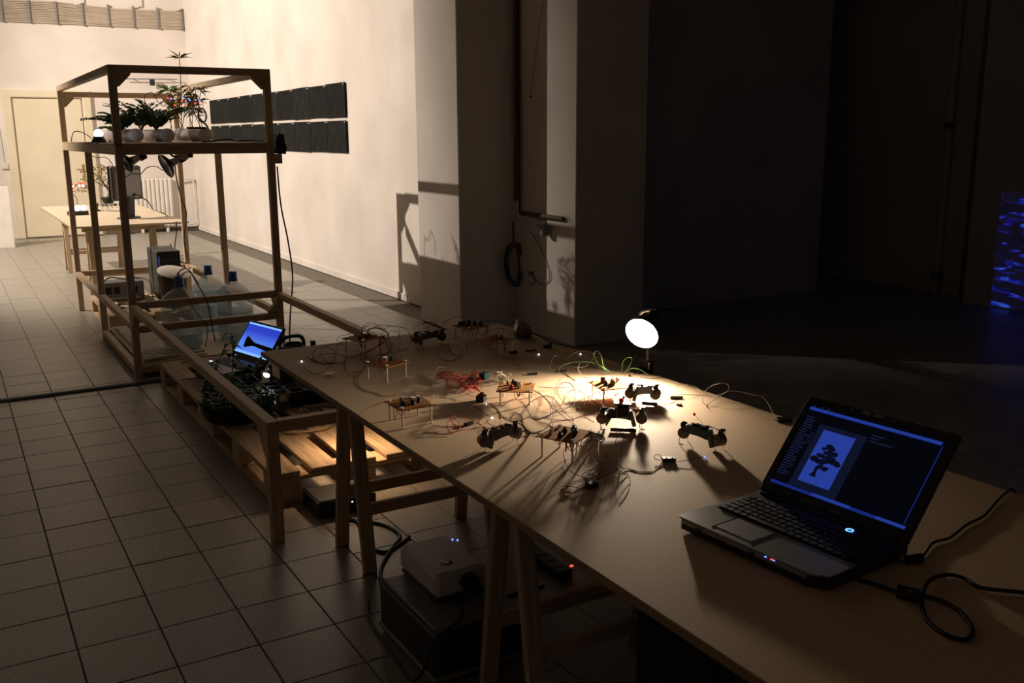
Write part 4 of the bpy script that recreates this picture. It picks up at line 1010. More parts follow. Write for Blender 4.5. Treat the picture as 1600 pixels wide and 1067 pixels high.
for i, x in enumerate((1.155, 1.225, 1.32, 1.38)): O('port_recess', G().box((x, 8.887, .145+.1), (.045 if i < 2 else .03, .006, .06), ch=.002), 'black_matte', ec)
O('case_lid_slot', G().box((1.27, 8.888, .175), (.3, .004, .01)), 'white_plastic', ec)
cable('tower_cables', [(1.12, 8.95, .32), (1.2, 9.02, .345), (1.3, 8.97, .33), (1.42, 9.03, .325), (1.5, 8.9, .3), (1.48, 8.75, .16), (1.36, 8.6, .152), (1.22, 8.7, .152), (1.15, 8.55, .152), (1.3, 8.45, .152)], .006, 'cable_black', 'black cable snaking over the grey box with ports')
cable('white_cable', [(1.42, 8.75, .152), (1.36, 8.6, .16), (1.42, 8.5, .152), (1.3, 8.4, .152), (1.22, 8.45, .152)], .006, 'white_plastic', 'short white cable on the pallet before the grey box')
cable('post_cable', [(1.93, 9.42, 1.47), (1.9, 9.4, 1.25), (1.935, 9.4, 1.0), (1.97, 9.4, .85), (1.93, 9.4, .6), (1.95, 9.4, .4), (1.85, 9.3, .42), (1.76, 9.2, .59)], .006, 'cable_black', 'black cable running down the far right post to the tower')
cable('front_post_cable', [(1.985, 6.5, 1.36), (1.99, 6.48, 1.1), (2.02, 6.46, .85), (2.035, 6.45, .6), (2.0, 6.45, .3), (1.99, 6.44, .12), (2.03, 6.4, .006), (2.12, 6.3, .006)], .0055, 'cable_black', 'dark cable hanging down the near right frame post')

# black junction on the near right post
jb = E_('junction_lamp', (1.99, 6.5, 1.4), 'black angular plug box fixed to the near right post', 'plug box')
p = PY(436, 228, 6.5)
O('box_body', G().prism([(-.03, -.05), (.035, -.055), (.045, -.01), (.03, .03), (.03, .075), (-.005, .085), (-.03, .03)], -.03, .03, T(p) @ Matrix(((1, 0, 0, 0), (0, 0, -1, 0), (0, 1, 0, 0), (0, 0, 0, 1)))), 'black_plastic', jb)
O('box_bracket', G().box(p+V((-.025, 0, .03)), (.02, .05, .1), ch=.003), 'white_plastic', jb)
O('socket_block', G().box(p+V((-.01, 0, -.085)), (.045, .04, .065), ch=.004), 'pine', jb)

# ------------------------------------------------------------------ things on the tall shelf
SZ = 1.5225
def pipe(cx, y0, y1, rad, label, cap='pvc'):
    e = E_('planter_pipe', (cx, (y0+y1)/2, SZ), label, 'planter pipe', 'white planter pipes on the shelf')
    O('pipe_tube', G().cyl((cx, y0+.02, SZ+rad+.004), (cx, y1, SZ+rad+.004), rad, n=20), 'pvc', e)
    O('end_cap', G().lathe([(rad+.004, 0), (rad+.004, .045), (rad*.98, .052), (0, .053)], 20, T(cx, y0+.03, SZ+rad+.004) @ RX(math.pi/2), caps=False), cap, e)
    for yy in (y0+.25, y1-.2): O('pipe_saddle', G().box((cx, yy, SZ+.012), (rad*1.7, .05, .02), ch=.004), 'pine', e)
def shx(px, Y): return PY(px, 213, Y).x
XP = [shx(213, 7.45), shx(262, 7.45), shx(318, 7.45)]
pipe(XP[0], 7.45, 8.75, .046, 'white planter pipe with round cap, leftmost on the shelf')
pipe(XP[1], 7.45, 8.9, .046, 'white planter pipe with purple-lit cap, in the middle of the shelf')
pipe(XP[2], 7.4, 9.1, .05, 'white planter pipe with bamboo, rightmost on the shelf')
def fern(name, base, n, L, label, mat='leaf_green', spread=1., seed=0, lean=V((0, 0, 0)), leaf=.028):
    q = random.Random(seed); base = V(base)
    e = E_(name, base, label, 'plant')
    gs = G(); gl = G()
    for i in range(n):
        a = 2*math.pi*i/n+q.uniform(-.3, .3); LL = L*q.uniform(.65, 1.1); out = spread*q.uniform(.35, .95)
        d = V((math.cos(a)*out, math.sin(a)*out, 1)).normalized()+lean*q.uniform(.3, 1)
        pts = []; p = base.copy(); dd = d.copy()
        for k in range(9): pts.append(p.copy()); p = p+dd.normalized()*(LL/8); dd = dd+V((math.cos(a)*.1, math.sin(a)*.1, -.12*spread))
        gs.tube(pts, .0028, 4, rr=[.004-.0003*k for k in range(9)])
        for k in range(2, 9):
            ax = (pts[k]-pts[k-1]).normalized(); sd = ax.cross(V((0, 0, 1)))
            if sd.length < .05: sd = V((1, 0, 0))
            sd.normalize(); w = leaf*(1.15-.09*k)*q.uniform(.8, 1.2)
            for sgn in (-1, 1):
                gl.leaf(pts[k], (sd*sgn+ax*.7+V((0, 0, .15))).normalized(), V((q.uniform(-1, 1), q.uniform(-1, .2), .5)), w*2.2, w*.62)
                gl.leaf((pts[k]+pts[k-1])/2, (sd*sgn+ax*.6+V((0, 0, .2))).normalized(), V((q.uniform(-1, 1), q.uniform(-1, .2), .4)), w*2, w*.6)
    O('stems', gs, 'stem_brown', e); O('foliage', gl, mat, e, kind='stuff')
    return e
fern('fern_plant', (shx(192, 7.8), 7.8, SZ+.085), 22, .3, 'dark green fern on the left planter pipe with one long frond', 'leaf_dark', 1.1, 3, V((-.1, 0, 0)))
fern('fern_plant', (shx(245, 7.8), 7.8, SZ+.085), 26, .31, 'dense green fern on the middle planter pipe', 'leaf_green', .8, 4)
fern('fern_plant', (shx(222, 8.3), 8.3, SZ+.085), 9, .34, 'small feathery fern between the two denser ferns', 'leaf_dark', .7, 8)
fern('trailing_plant', (shx(176, 8.2), 8.2, SZ+.085), 7, .16, 'light green trailing sprig at the left end of the pipes', 'leaf_light', 1.6, 9, leaf=.018)
# papyrus sprig hanging in the far corner
def sprig(name, base, top, label, n, L, mat='leaf_green', seed=0, w=.006, stem='stem_brown', flat=.25):
    q = random.Random(seed); base, top = V(base), V(top)
    e = E_(name, base, label, 'plant')
    O('stem', G().tube(spline([base, base.lerp(top, .5)+jit(.01), top], 5), .0032, 5), stem, e)
    for i in range(n):
        a = 2*math.pi*i/n+q.uniform(-.2, .2); d = V((math.cos(a), math.sin(a), q.uniform(-.1, flat*2)))
        O('leaf', G().leaf(top, d+V((0, 0, q.uniform(-.3, .6))), V((q.uniform(-.6, .6), -1, .4)), L*q.uniform(.75, 1.15), w, .12), mat, e)
    return e
b0 = V((shx(284, 7.9), 7.9, SZ+.09)); tp0 = PY(280, 91, 7.9)
sprig('umbrella_plant', b0, tp0, 'tall thin plant with a spiky leaf star above the frame top', 12, .11, 'leaf_green', 2, .006)
p0 = PY(262, 141, 8.9); sprig('papyrus_plant', V((p0.x, 8.9, SZ+.09)), p0, 'light green feathery tuft near the far right frame corner', 26, .13, 'leaf_light', 5, .008, 'leaf_light', .1)
def bamboo(px, y, htop, label, seed):
    q = random.Random(seed); x = shx(px, y); b = V((x, y, SZ+.1))
    e = E_('bamboo_plant', b, label, 'plant', 'bamboo stems in the right planter pipe')
    gs = G(); gl = G()
    for k in range(3):
        t = b+V((q.uniform(-.06, .06), q.uniform(-.06, .06), htop*q.uniform(.7, 1)))
        pts = spline([b+V((.012*k, 0, 0)), b.lerp(t, .5)+jit(.015), t], 6); gs.tube(pts, .0028, 5)
        for m in range(16):
            p = pts[q.randrange(5, len(pts))]; a = q.uniform(0, 6.3)
            gl.leaf(p, V((math.cos(a), math.sin(a), q.uniform(-.8, .5))), V((q.uniform(-1, 1), -1, .2)), q.uniform(.06, .1), .0075, .3)
    O('stems', gs, 'stem_brown', e); O('foliage', gl, 'leaf_dry' if seed % 2 else 'leaf_green', e, kind='stuff')
bamboo(283, 7.8, .3, 'thin bamboo nearest the middle planter pipe', 1); bamboo(298, 7.9, .36, 'thin bamboo in the centre of the right pipe', 2); bamboo(313, 7.8, .33, 'thin bamboo at the capped end of the right pipe', 3)
# black twisting wire loop stand on the right pipe
p = PY(316, 180, 7.5)
lw = E_('wire_loop_stand', PY(318, 206, 7.5), 'black wire loop on a dark bracket at the right pipe end', 'wire stand')
ring = [p+V((.03*math.cos(t), .01*math.sin(2*t), .05*math.sin(t))) for t in [2*math.pi*i/18 for i in range(18)]]
O('loop_ring', G().tube(ring, .006, 6, closed=True), 'black_plastic', lw)
O('loop_stem', G().tube(spline([p+V((0, 0, -.05)), p+V((.03, 0, -.08)), p+V((.04, -.01, -.12)), V((p.x+.03, 7.34, SZ+.009))], 5), .007, 6), 'black_plastic', lw)
O('bracket_bar', G().cyl(PY(292, 200, 7.33), PY(322, 200, 7.33), .008, n=8), 'black_plastic', lw)
# white LED ball lamp on the shelf
pb = PY(154, 213, 7.3)
lb_ = E_('ball_lamp', (pb.x, 7.3, SZ), 'bright white ball light in a black cradle on the shelf', 'lamp')
O('light_ball', G().ball((pb.x, 7.3, SZ+.062), .03, 16, 10), 'led_ball', lb_)
O('lamp_cradle', G().lathe([(.045, 0), (.05, .01), (.036, .035), (.033, .045), (.03, .035), (.0, .03)], 16, T(pb.x, 7.3, SZ)), 'black_plastic', lb_)
O('lamp_plate', G().box((pb.x-.01, 7.3, SZ+.003), (.17, .12, .006), ch=.002), 'dark_grey', lb_)
O('lamp_cord', G().tube(spline([(pb.x-.04, 7.33, SZ+.03), (pb.x-.09, 7.36, SZ+.07), (pb.x-.14, 7.42, SZ+.075), (pb.x-.16, 7.45, SZ+.02), (pb.x-.15, 7.5, SZ+.006)], 6), .003, 5), 'wire_dark', lb_)
# LED string among the bamboo
ls = E_('led_string', PY(295, 158, 7.6), 'string of blue and red lights on a wire among the bamboo', 'string lights')
lp_ = [(262, 152), (267, 153), (273, 163), (285, 151.5), (284, 157), (296, 155), (290, 163), (305, 160), (312, 156), (316, 161)]
pts = [PY(x, y, 7.55+.02*(i % 3)) for i, (x, y) in enumerate(lp_)]
O('light_wire', G().tube(spline([V((pts[0].x, 7.55, SZ+.14)), *pts, V((pts[-1].x+.01, 7.5, SZ+.11))], 5), .0016, 5), 'wire_dark', ls)
for i, p in enumerate(pts): O('light_bulb', G().ball(p+V((0, 0, -.006)), .0075, 8, 6), 'led_blue' if i in (1, 3, 5, 8) else 'led_red', ls)
cable('shelf_cable', [PY(228, 165, 8.6), PY(226, 150, 8.6), PY(238, 145, 8.6), PY(246, 158, 8.6), PY(255, 166, 8.6), PY(262, 168, 8.6), V((PY(262, 168, 8.6).x+.02, 8.6, SZ+.1))], .003, 'wire_dark', 'fine dark wire curling above the ferns')
cable('shelf_edge_cable', [(1.56, 6.75, SZ+.006), (1.65, 6.8, SZ+.01), (1.74, 6.74, SZ+.02), (1.82, 6.8, SZ+.008), (1.9, 6.75, SZ+.012), (1.93, 6.62, SZ+.006)], .006, 'cable_black', 'black cable lying along the right part of the shelf')

# dish lamps under the shelf
def dish(px, py, Y, rad, label, tilt):
    c = PY(px, py, Y); ax = V((-.9, -.12, -.42)).normalized(); d, s_, u_ = frame_of(ax)
    M = Matrix((s_, u_, d)).transposed().to_4x4(); M.translation = c
    e = E_('dish_lamp', c, label, 'lamp', 'black dish lamps under the shelf')
    O('dish', G().lathe([(rad, .03), (rad+.003, .027), (rad*.9, .008), (rad*.5, -.012), (.02, -.02), (0, -.02)], 24, M, caps=False), 'black_plastic', e)
    O('dish_face', G().lathe([(0, .016), (rad*.97, .026)], 24, M, caps=False), 'lens_glass', e)
    O('arm_frame', G().cyl(M @ V((0, 0, -.02)), M @ V((0, 0, -.075)), .03, .02, n=12), 'white_plastic', e)
    O('motor', G().cyl(M @ V((0, 0, -.075)), M @ V((0, .0, -.12)), .032, .03, n=14), 'black_plastic', e)
    O('hanger', G().tube(spline([M @ V((0, 0, -.09)), V((c.x+.03, c.y+.02, c.z+.06)), V((c.x+.02, c.y+.02, 1.452))], 5), .008, 6), 'black_plastic', e)
dish(203, 253, 7.3, .065, 'smaller black dish lamp hanging under the shelf', 0)
dish(264, 257, 7.0, .085, 'larger black dish lamp under the shelf nearer the right post', 0)
p = PY(285, 241, 7.0); cl = E_('clip_camera', p, 'white and black clamp on the underside of the shelf', 'clamp')
O('clamp_body', G().box(p+V((0, 0, -.012)), (.07, .05, .05), ch=.006), 'white_plastic', cl); O('clamp_knob', G().cyl(p+V((.03, -.03, .0)), p+V((.06, -.03, .0)), .024, n=12), 'black_plastic', cl)
cable('under_shelf_wire', [PY(193, 268, 7.4), PY(197, 276, 7.4), PY(206, 271, 7.4), PY(219, 272, 7.4), PY(230, 262, 7.4), PY(244, 260, 7.4), PY(256, 266, 7.2), PY(262, 250, 7.1)], .003, 'wire_dark', 'thin wire swagging between the two dish lamps')
cable('rear_shelf_wire', [PY(138, 240, 8.9), PY(150, 246, 8.9), PY(165, 246, 8.9), PY(174, 254, 8.9), PY(176, 262, 8.9)], .003, 'wire_dark', 'thin wire drooping under the left rear shelf edge')

# ------------------------------------------------------------------ far table things
def ft(x, y): return PZ(x, y, HT)
p = ft(205, 341); Mm = T(p.x-.02, p.y, HT) @ RZ(math.radians(36))
mo = E_('monitor', Mm, 'grey flat monitor seen from behind on the far table', 'monitor')
O('monitor_back', G().box((0, 0, .36), (.4, .05, .34), ch=.012), 'dark_grey', mo, Mm)
O('back_bulge', G().box((.0, -.028, .35), (.34, .02, .28), ch=.01), 'grey_plastic', mo, Mm)
O('monitor_panel', G().box((0, .028, .36), (.41, .012, .35), ch=.003), 'black_plastic', mo, Mm)
O('stand_neck', G().box((0, -.03, .12), (.09, .03, .22), ch=.008), 'black_plastic', mo, Mm @ RX(.08))
O('stand_foot', G().lathe([(0, 0.001), (.13, 0.001), (.13, .012), (.1, .02), (0, .022)], 22, Mm @ Matrix.Scale(.75, 4, V((0, 1, 0)))), 'black_plastic', mo)
O('cable_lug', G().box((.06, -.045, .24), (.03, .02, .03), ch=.004), 'black_plastic', mo, Mm)
p = ft(170, 318); Y_ = p.y
bs = E_('bonsai_tree', (p.x, p.y, HT), 'small bonsai with a twisted trunk in a dark pot left of the monitor', 'bonsai')
pz = V((p.x, p.y, HT))
O('bonsai_pot', G().lathe([(0, .001), (.05, .001), (.085, .06), (.09, .08), (.08, .08), (.07, .07), (0, .07)], 16, T(pz)), 'black_plastic', bs)
O('pot_soil', G().lathe([(0, .076), (.076, .072)], 16, T(pz), caps=False), 'soil', bs)
trk = [pz+V(a) for a in ((0, 0, .07), (.02, 0, .14), (.0, .02, .2), (-.05, 0, .27), (-.06, 0, .33))]
gt = G().tube(spline(trk, 5), .014, 7, rr=[.022-.0008*i for i in range(21)])
tips = []
for k, (dx, dy, dz) in enumerate(((-.24, .0, .3), (-.16, .05, .4), (-.05, -.04, .44), (.06, .02, .42), (.1, -.02, .34), (-.28, -.05, .2), (-.1, .0, .34))):
    t = pz+V((dx, dy, dz)); tips.append(t); gt.tube(spline([trk[2+k % 3], trk[2+k % 3].lerp(t, .6)+V((0, 0, .02)), t], 4), .006, 5)
O('trunk', gt, 'stem_brown', bs)
gl = G(); q = random.Random(5)
for t in tips:
    for i in range(60):
        o = V((q.gauss(0, .05), q.gauss(0, .05), q.gauss(0, .028))); gl.leaf(t+o, V((q.uniform(-1, 1), q.uniform(-1, 1), q.uniform(-.4, .8))), V((q.uniform(-1, 1), -1, q.uniform(-1, 1))), .03, .009)
O('foliage', gl, 'leaf_dry', bs, kind='stuff')
# globe bulbs in a black tray
p = ft(122, 336); Mg = T(p.x, p.y, HT) @ RZ(.1)
gb_ = E_('globe_lamps', Mg, 'row of three white globe bulbs in a black tray on the far table', 'lamp')
O('tray', G().box((0, 0, .022), (.2, .1, .042), ch=.004), 'black_plastic', gb_, Mg)
for x in (-.062, 0, .062): O('globe_bulb', G().ball((x, 0, .075), .032, 14, 9), 'globe_glow', gb_, Mg)
p2 = ft(118, 333)
O('wire_arm', G().tube(spline([Mg @ V((0, .03, .045)), Mg @ V((.01, .03, .17)), Mg @ V((-.03, .04, .24)), Mg @ V((.03, .04, .26)), Mg @ V((.04, .03, .3))], 6), .004, 5), 'stem_brown', gb_)
# red light chain
rl_ = E_('red_light_chain', PY(125, 300, 11.2), 'glowing red and pink light chain above the far table', 'string lights')
ch = [(113, 288), (113.5, 291), (115, 294), (122, 287), (124, 290), (128, 286), (131, 288), (130, 290), (133, 287), (142, 288)]
pts = [PY(x, y, 11.2) for x, y in ch]
O('chain_wire', G().tube(spline([PY(140, 322, 11.25), PY(146, 300, 11.2), *reversed(pts)], 4), .0025, 5), 'wire_red', rl_)
for i, p in enumerate(pts): O('chain_bulb', G().ball(p, .011, 8, 6), 'led_white' if i % 3 == 1 else 'led_red', rl_)
p = ft(152, 330); fg = E_('small_stand', (p.x, p.y, HT), 'small black stand between the globe bulbs and the monitor', 'stand')
O('stand_base', G().lathe([(.04, .001), (.04, .012), (.012, .02), (.01, .06), (0, .062)], 12, T(p.x, p.y, HT)), 'black_plastic', fg); O('stand_head', G().box((p.x, p.y, HT+.075), (.04, .03, .03), ch=.004), 'black_plastic', fg)
p = ft(165, 321); sm = E_('circuit_pile', (p.x, p.y, HT), 'dark parts and wires left of the monitor foot', 'electronics')
for i in range(5): O('part', G().box((p.x+.05*i-.05, p.y+.03*(i % 2)-.1, HT+.012), (.04, .03, .022), ch=.003), 'black_plastic' if i % 2 else 'grey_plastic', sm)
for i in range(3): O('part_wire', G().tube(spline([V((p.x-.05+.06*i, p.y-.1, HT+.02)), V((p.x-.1+.05*i, p.y-.5, HT+.05)), V((p.x-.2+.06*i, p.y-.7, HT+.004)), V((p.x-.1+.06*i, p.y-1.1, HT+.004)), V((p.x+.1, p.y-1.2, HT+.004))], 5), .004, 5), 'grey_plastic', sm)
cable('monitor_cable', [Mm @ V((.08, -.06, .24)), Mm @ V((.2, -.08, .16)), ft(240, 328), ft(255, 333), ft(262, 338)], .006, 'cable_black', 'dark cable running right from the back of the monitor')
cable('far_table_cable', [V((1.95, 9.79, HT+.006)), V((1.94, 9.775, HT-.1)), V((1.9, 9.77, .4)), V((1.94, 9.76, .2)), V((1.86, 9.75, .05)), V((1.8, 9.75, .008))], .005, 'cable_black', 'dark cable falling from the near right corner of the far table')

# ------------------------------------------------------------------ small laptop and plants on the pallet
PT = .1455
bl, brp = PZ(360, 551, .255), PZ(415, 568, .255)
ux2 = (brp-bl).normalized(); W2 = .4; uy2 = V((0, 0, 1)).cross(ux2)
M2 = Matrix((ux2, uy2, V((0, 0, 1)))).transposed().to_4x4(); M2.translation = V((bl.x, bl.y, .225))
l2 = E_('small_laptop', M2, 'open black laptop with a bright blue screen on the pallet', 'laptop')
O('base', G().box((W2/2, -.13, .0), (W2, .27, .026), ch=.004), 'black_plastic', l2, M2)
k2b = O('keyboard', G().box((W2/2, -.1, .0135), (W2-.05, .11, .002)), 'dark_grey', l2, M2)
for r_i in range(5):
    for c_i in range(13): O('key', k1, 'key_black', k2b, M2 @ T(.045+c_i*.026, -.145+r_i*.021, .0155))
O('touchpad', G().box((W2/2, -.21, .0133), (.09, .05, .001)), 'dark_grey', l2, M2)
O('status_light', G().box((.06, -.16, .014), (.03, .012, .0012)), 'led_white', l2, M2)
ts = math.radians(36)
M2s = M2 @ T(0, .0, .012) @ Matrix(((1, 0, 0, 0), (0, math.sin(ts), -math.cos(ts), 0), (0, math.cos(ts), math.sin(ts), 0), (0, 0, 0, 1)))
SHh = .255
lid2 = O('lid', G().box((W2/2, SHh/2, -.006), (W2, SHh, .012), ch=.003), 'black_plastic', l2, M2s)
sc2 = O('screen', G().box((W2/2, SHh/2+.012, .0008), (W2-.03, SHh-.055, .001)), 'screen_blue_sky', l2, M2s)
O('menu_strip', G().box((W2/2, SHh-.02, .0015), (W2-.03, .012, .0006)), 'screen_pale', sc2, M2s)
O('dock_strip', G().box((W2/2, .045, .0015), (W2-.03, .016, .0006)), 'screen_pale', sc2, M2s)
for i in range(6): O('bezel_button', G().box((.05+.03*i, .014, .001), (.012, .005, .001)), 'grey_plastic' if i else 'led_blue', lid2, M2s)
ri = E_('laptop_riser', M2, 'flat dark box under the blue-screened laptop', 'box')
O('riser_box', G().box((W2/2, -.13, -.0135-.0325), (W2-.04, .24, .064), ch=.004), 'dark_grey', ri, M2)
O('riser_lid', G().box((W2/2, -.251, -.03), (W2-.06, .003, .01)), 'black_plastic', ri, M2)

# watering can
wcp = PY(456, 552, 5.25); wx, wy = wcp.x, 5.25
wcn = E_('watering_can', (wx, wy, PT), 'dark green watering can with a loop handle behind the table corner', 'watering can')
zt_ = PY(452, 540, wy).z
O('can_body', G().lathe([(0, 0), (.07, 0), (.074, .01), (.078, zt_-PT-.01), (.07, zt_-PT), (.05, zt_-PT), (.05, zt_-PT-.006), (.0, zt_-PT-.01)], 24, T(wx, wy, PT+.001)), 'can_green', wcn)
O('can_opening', G().lathe([(.05, 0), (.056, .006), (.05, .012), (.044, .006), (.05, 0)], 20, T(wx+.01, wy, zt_+.001), caps=False), 'can_green', wcn)
O('can_handle', G().tube(spline([PY(436, 541, wy), PY(440, 531, wy), PY(452, 526, wy), PY(468, 525, wy), PY(474, 532, wy), PY(475, 545, wy)], 6), .011, 8), 'can_green', wcn)
rose = PY(397, 538, wy+.05)
O('can_spout', G().tube(spline([V((wx-.07, wy, zt_-.08)), PY(425, 549, wy+.01), PY(410, 543, wy+.03), rose], 5), .012, 8, rr=[.018-.0005*i for i in range(16)]), 'can_green', wcn)
ax = (rose-PY(412, 544, wy+.03)).normalized(); d, s_, u_ = frame_of(ax); Mr = Matrix((s_, u_, d)).transposed().to_4x4(); Mr.translation = rose
O('can_rose', G().lathe([(.011, -.005), (.014, .01), (.034, .042), (.035, .05), (0, .054)], 18, Mr), 'can_green', wcn)
p = PY(489, 536, 5.6); bcap = E_('bottle', (p.x, 5.6, PT), 'dark bottle whose cap shows behind the far table edge', 'bottle')
O('bottle_body', G().lathe([(0, 0), (.045, 0), (.048, .01), (.048, .1), (.016, .15), (.014, p.z-PT-.02), (0, p.z-PT-.02)], 18, T(p.x, 5.6, PT+.001)), 'can_green', bcap)
O('bottle_cap', G().cyl((p.x, 5.6, p.z-.02), (p.x, 5.6, p.z+.016), .016, n=14), 'black_plastic', bcap)

# seedling tray, grass and pots
tx, ty = 1.19, 4.8
tr2 = E_('seedling_tray', (tx, ty, PT), 'black tray of dark green seedlings on the pallet edge', 'seedling tray')
O('tray_rim', G().lathe([(.165, .001), (.19, .05), (.197, .052), (.19, .058), (.165, .02), (0, .02)], 26, T(tx, ty, PT)), 'pot_black', tr2)
O('tray_soil', G().lathe([(0, .048), (.18, .042)], 26, T(tx, ty, PT), caps=False), 'soil', tr2)
gl = G(); q = random.Random(8)
for i in range(750):
    a, rr_ = q.uniform(0, 6.3), .18*math.sqrt(q.random()); b_ = V((tx+rr_*math.cos(a), ty+rr_*math.sin(a), PT+.045)); hgt = q.uniform(.03, .11)
    gl.leaf(b_, V((q.uniform(-.5, .5), q.uniform(-.5, .5), 1)), V((q.uniform(-1, 1), q.uniform(-1, 1), .1)), hgt, .005)
    gl.leaf(b_+V((0, 0, hgt*.7)), V((q.uniform(-1, 1), q.uniform(-1, 1), .3)), V((0, 0, 1)), .025, .008)
O('seedlings', gl, 'leaf_dark', tr2, kind='stuff')
def potplant(x, y, hgt, nl, label, seed, L=.07, mat='leaf_green', pot=.05):
    q = random.Random(seed); e = E_('potted_plant', (x, y, PT), label, 'potted plant')
    O('pot', G().lathe([(0, .001), (pot*.75, .001), (pot, pot*1.5), (pot*1.06, pot*1.5), (pot*1.06, pot*1.7), (pot*.95, pot*1.7), (pot*.9, pot*1.4), (0, pot*1.4)], 18, T(x, y, PT)), 'pot_black', e)
    O('pot_soil', G().lathe([(0, pot*1.5), (pot*.9, pot*1.45)], 18, T(x, y, PT), caps=False), 'soil', e)
    top = V((x+q.uniform(-.02, .02), y, PT+hgt)); b_ = V((x, y, PT+pot*1.4)); O('stem', G().tube(spline([b_, b_.lerp(top, .5)+jit(.012), top], 5), .0035, 5), 'leaf_green', e)
    for i in range(nl):
        p_ = b_.lerp(top, .35+.65*i/max(1, nl-1)); a = 2.4*i+q.random()
        O('leaf', G().leaf(p_, V((math.cos(a), math.sin(a), q.uniform(-.2, .35))), V((0, 0, 1)), L*q.uniform(.7, 1.15), L*.24, .45), mat, e)
potplant(1.28, 5.28, .34, 10, 'leafy pepper seedling in front of the blue screen', 2, .09, 'leaf_green')
for i, (x, y, hh, lb) in enumerate(((1.16, 5.25, .2, 'low leafy plant at the outer pallet edge by the small laptop'), (1.33, 5.14, .18, 'low leafy plant nearest the black pots'), (1.125, 5.12, .16, 'low leafy plant at the pallet edge behind the seedling tray'), (1.23, 5.11, .15, 'low leafy plant in the middle of the small plants'))):
    potplant(x, y, hh, 14, lb, 20+i, .08, 'leaf_dark' if i % 2 else 'leaf_green', .045)
# square black nursery pots
n_ = 0
for iy in range(3):
    for ix in range(4):
        pc0 = PZ(438, 612, .2); x, y = pc0.x-.03+ix*.087, pc0.y-.12+iy*.1
        e = E_('nursery_pot', (x, y, PT), '', 'plant pot', 'square black nursery pots on the pallet')
        e['label'] = 'square black nursery pot, %s in the %s row on the pallet' % (('first', 'second', 'third', 'fourth')[ix], ('front', 'middle', 'rear')[iy])
        M = T(x, y, PT) @ RZ(random.uniform(-.1, .1))
        g = G(); w0, w1, hh = .03, .04, .085
        vs = [V((sx*w, sy*w, z)) for w, z in ((w0, .001), (w1, hh), (w1-.004, hh), (w0-.003, .02)) for sx, sy in ((-1, -1), (1, -1), (1, 1), (-1, 1))]
        fs = [(3, 2, 1, 0)]+[(k*4+i, k*4+(i+1) % 4, k*4+4+(i+1) % 4, k*4+4+i) for k in range(3) for i in range(4)]+[(12, 13, 14, 15)]
        g.add(vs, fs); O('pot_wall', g, 'pot_black' if (ix*2+iy) % 3 else 'pot_grey', e, M)
        O('pot_soil', G().box((0, 0, hh-.02), (.07, .07, .006)), 'soil', e, M)
        if (ix+iy) % 3 == 0: O('plant_tag', G().box((0, -.0405, .06), (.04, .001, .035)), 'white_plastic', e, M)
# little LED spot on a bent neck
p = PZ(418, 582, .3)
sl = E_('led_spotlight', (p.x, p.y, PT), 'small bright white spotlight on a bent neck among the pots', 'lamp')
hd = V((p.x, p.y, .3)); dn_ = V((-.45, -.55, -.5)).normalized(); d, s_, u_ = frame_of(dn_); Mh = Matrix((s_, u_, d)).transposed().to_4x4(); Mh.translation = hd
O('spot_shade', G().lathe([(.02, .02), (.021, .017), (.017, -.01), (.01, -.024), (0, -.024)], 18, Mh, caps=False), 'steel', sl)
gd = G(); vs = [Mh @ V((0, 0, .016))]+[Mh @ V((.017*math.cos(2*math.pi*i/16), .017*math.sin(2*math.pi*i/16), .015)) for i in range(16)]
gd.add(vs, [(0, 1+i, 1+(i+1) % 16) for i in range(16)]); O('spot_lens', gd, 'led_spot', sl)
O('spot_neck', G().tube(spline([Mh @ V((0, 0, -.03)), hd+V((.03, .05, .03)), hd+V((.07, .17, -.02)), V((hd.x+.07, hd.y+.2, PT+.02))], 5), .005, 6), 'black_plastic', sl)
O('spot_foot', G().cyl((hd.x+.07, hd.y+.2, PT+.001), (hd.x+.07, hd.y+.2, PT+.02), .04, n=16), 'black_plastic', sl)
tw_ = E_('twisted_branch', PZ(404, 575, .2), 'pale twisted stick leaning before the blue screen', 'stick')
O('stick', G().tube(spline([PZ(396, 586, .22), PZ(399, 576, .27), PZ(404, 566, .3), PZ(408, 558, .33)], 5), .007, 6), 'rope', tw_)
O('stick_knot', G().ball(PZ(402, 570, .29), .012, 8, 6), 'rope', tw_)
# rope coils
for (px, py, rx, lab) in ((507, 640, .09, 'coil of pale rope on the lit pallet board'), (478, 666, .12, 'loose rope loop on the pallet behind the trestle')):
    c = PZ(px, py, PT+.01); e = E_('rope_coil', (c.x, c.y, PT), lab, 'rope')
    q = random.Random(px)
    for k in range(4 if rx < .1 else 2):
        pts = [V((c.x+(rx+.012*k)*math.cos(t)*q.uniform(.94, 1.06), c.y+(rx*.8+.01*k)*math.sin(t)*q.uniform(.94, 1.06), PT+.0065+.008*(k % 2)+.003*math.sin(3*t))) for t in [2*math.pi*i/22 for i in range(22)]]
        O('rope_turn', G().tube(pts, .0055, 6, closed=True), 'rope', e)
cable('plant_cable', [PZ(283, 593, PT+.004), PZ(296, 592, PT+.004), PZ(308, 591, PT+.004), PZ(318, 597, PT+.004)], .003, 'cable_black', 'thin dark cable on the far corner of the pallet')

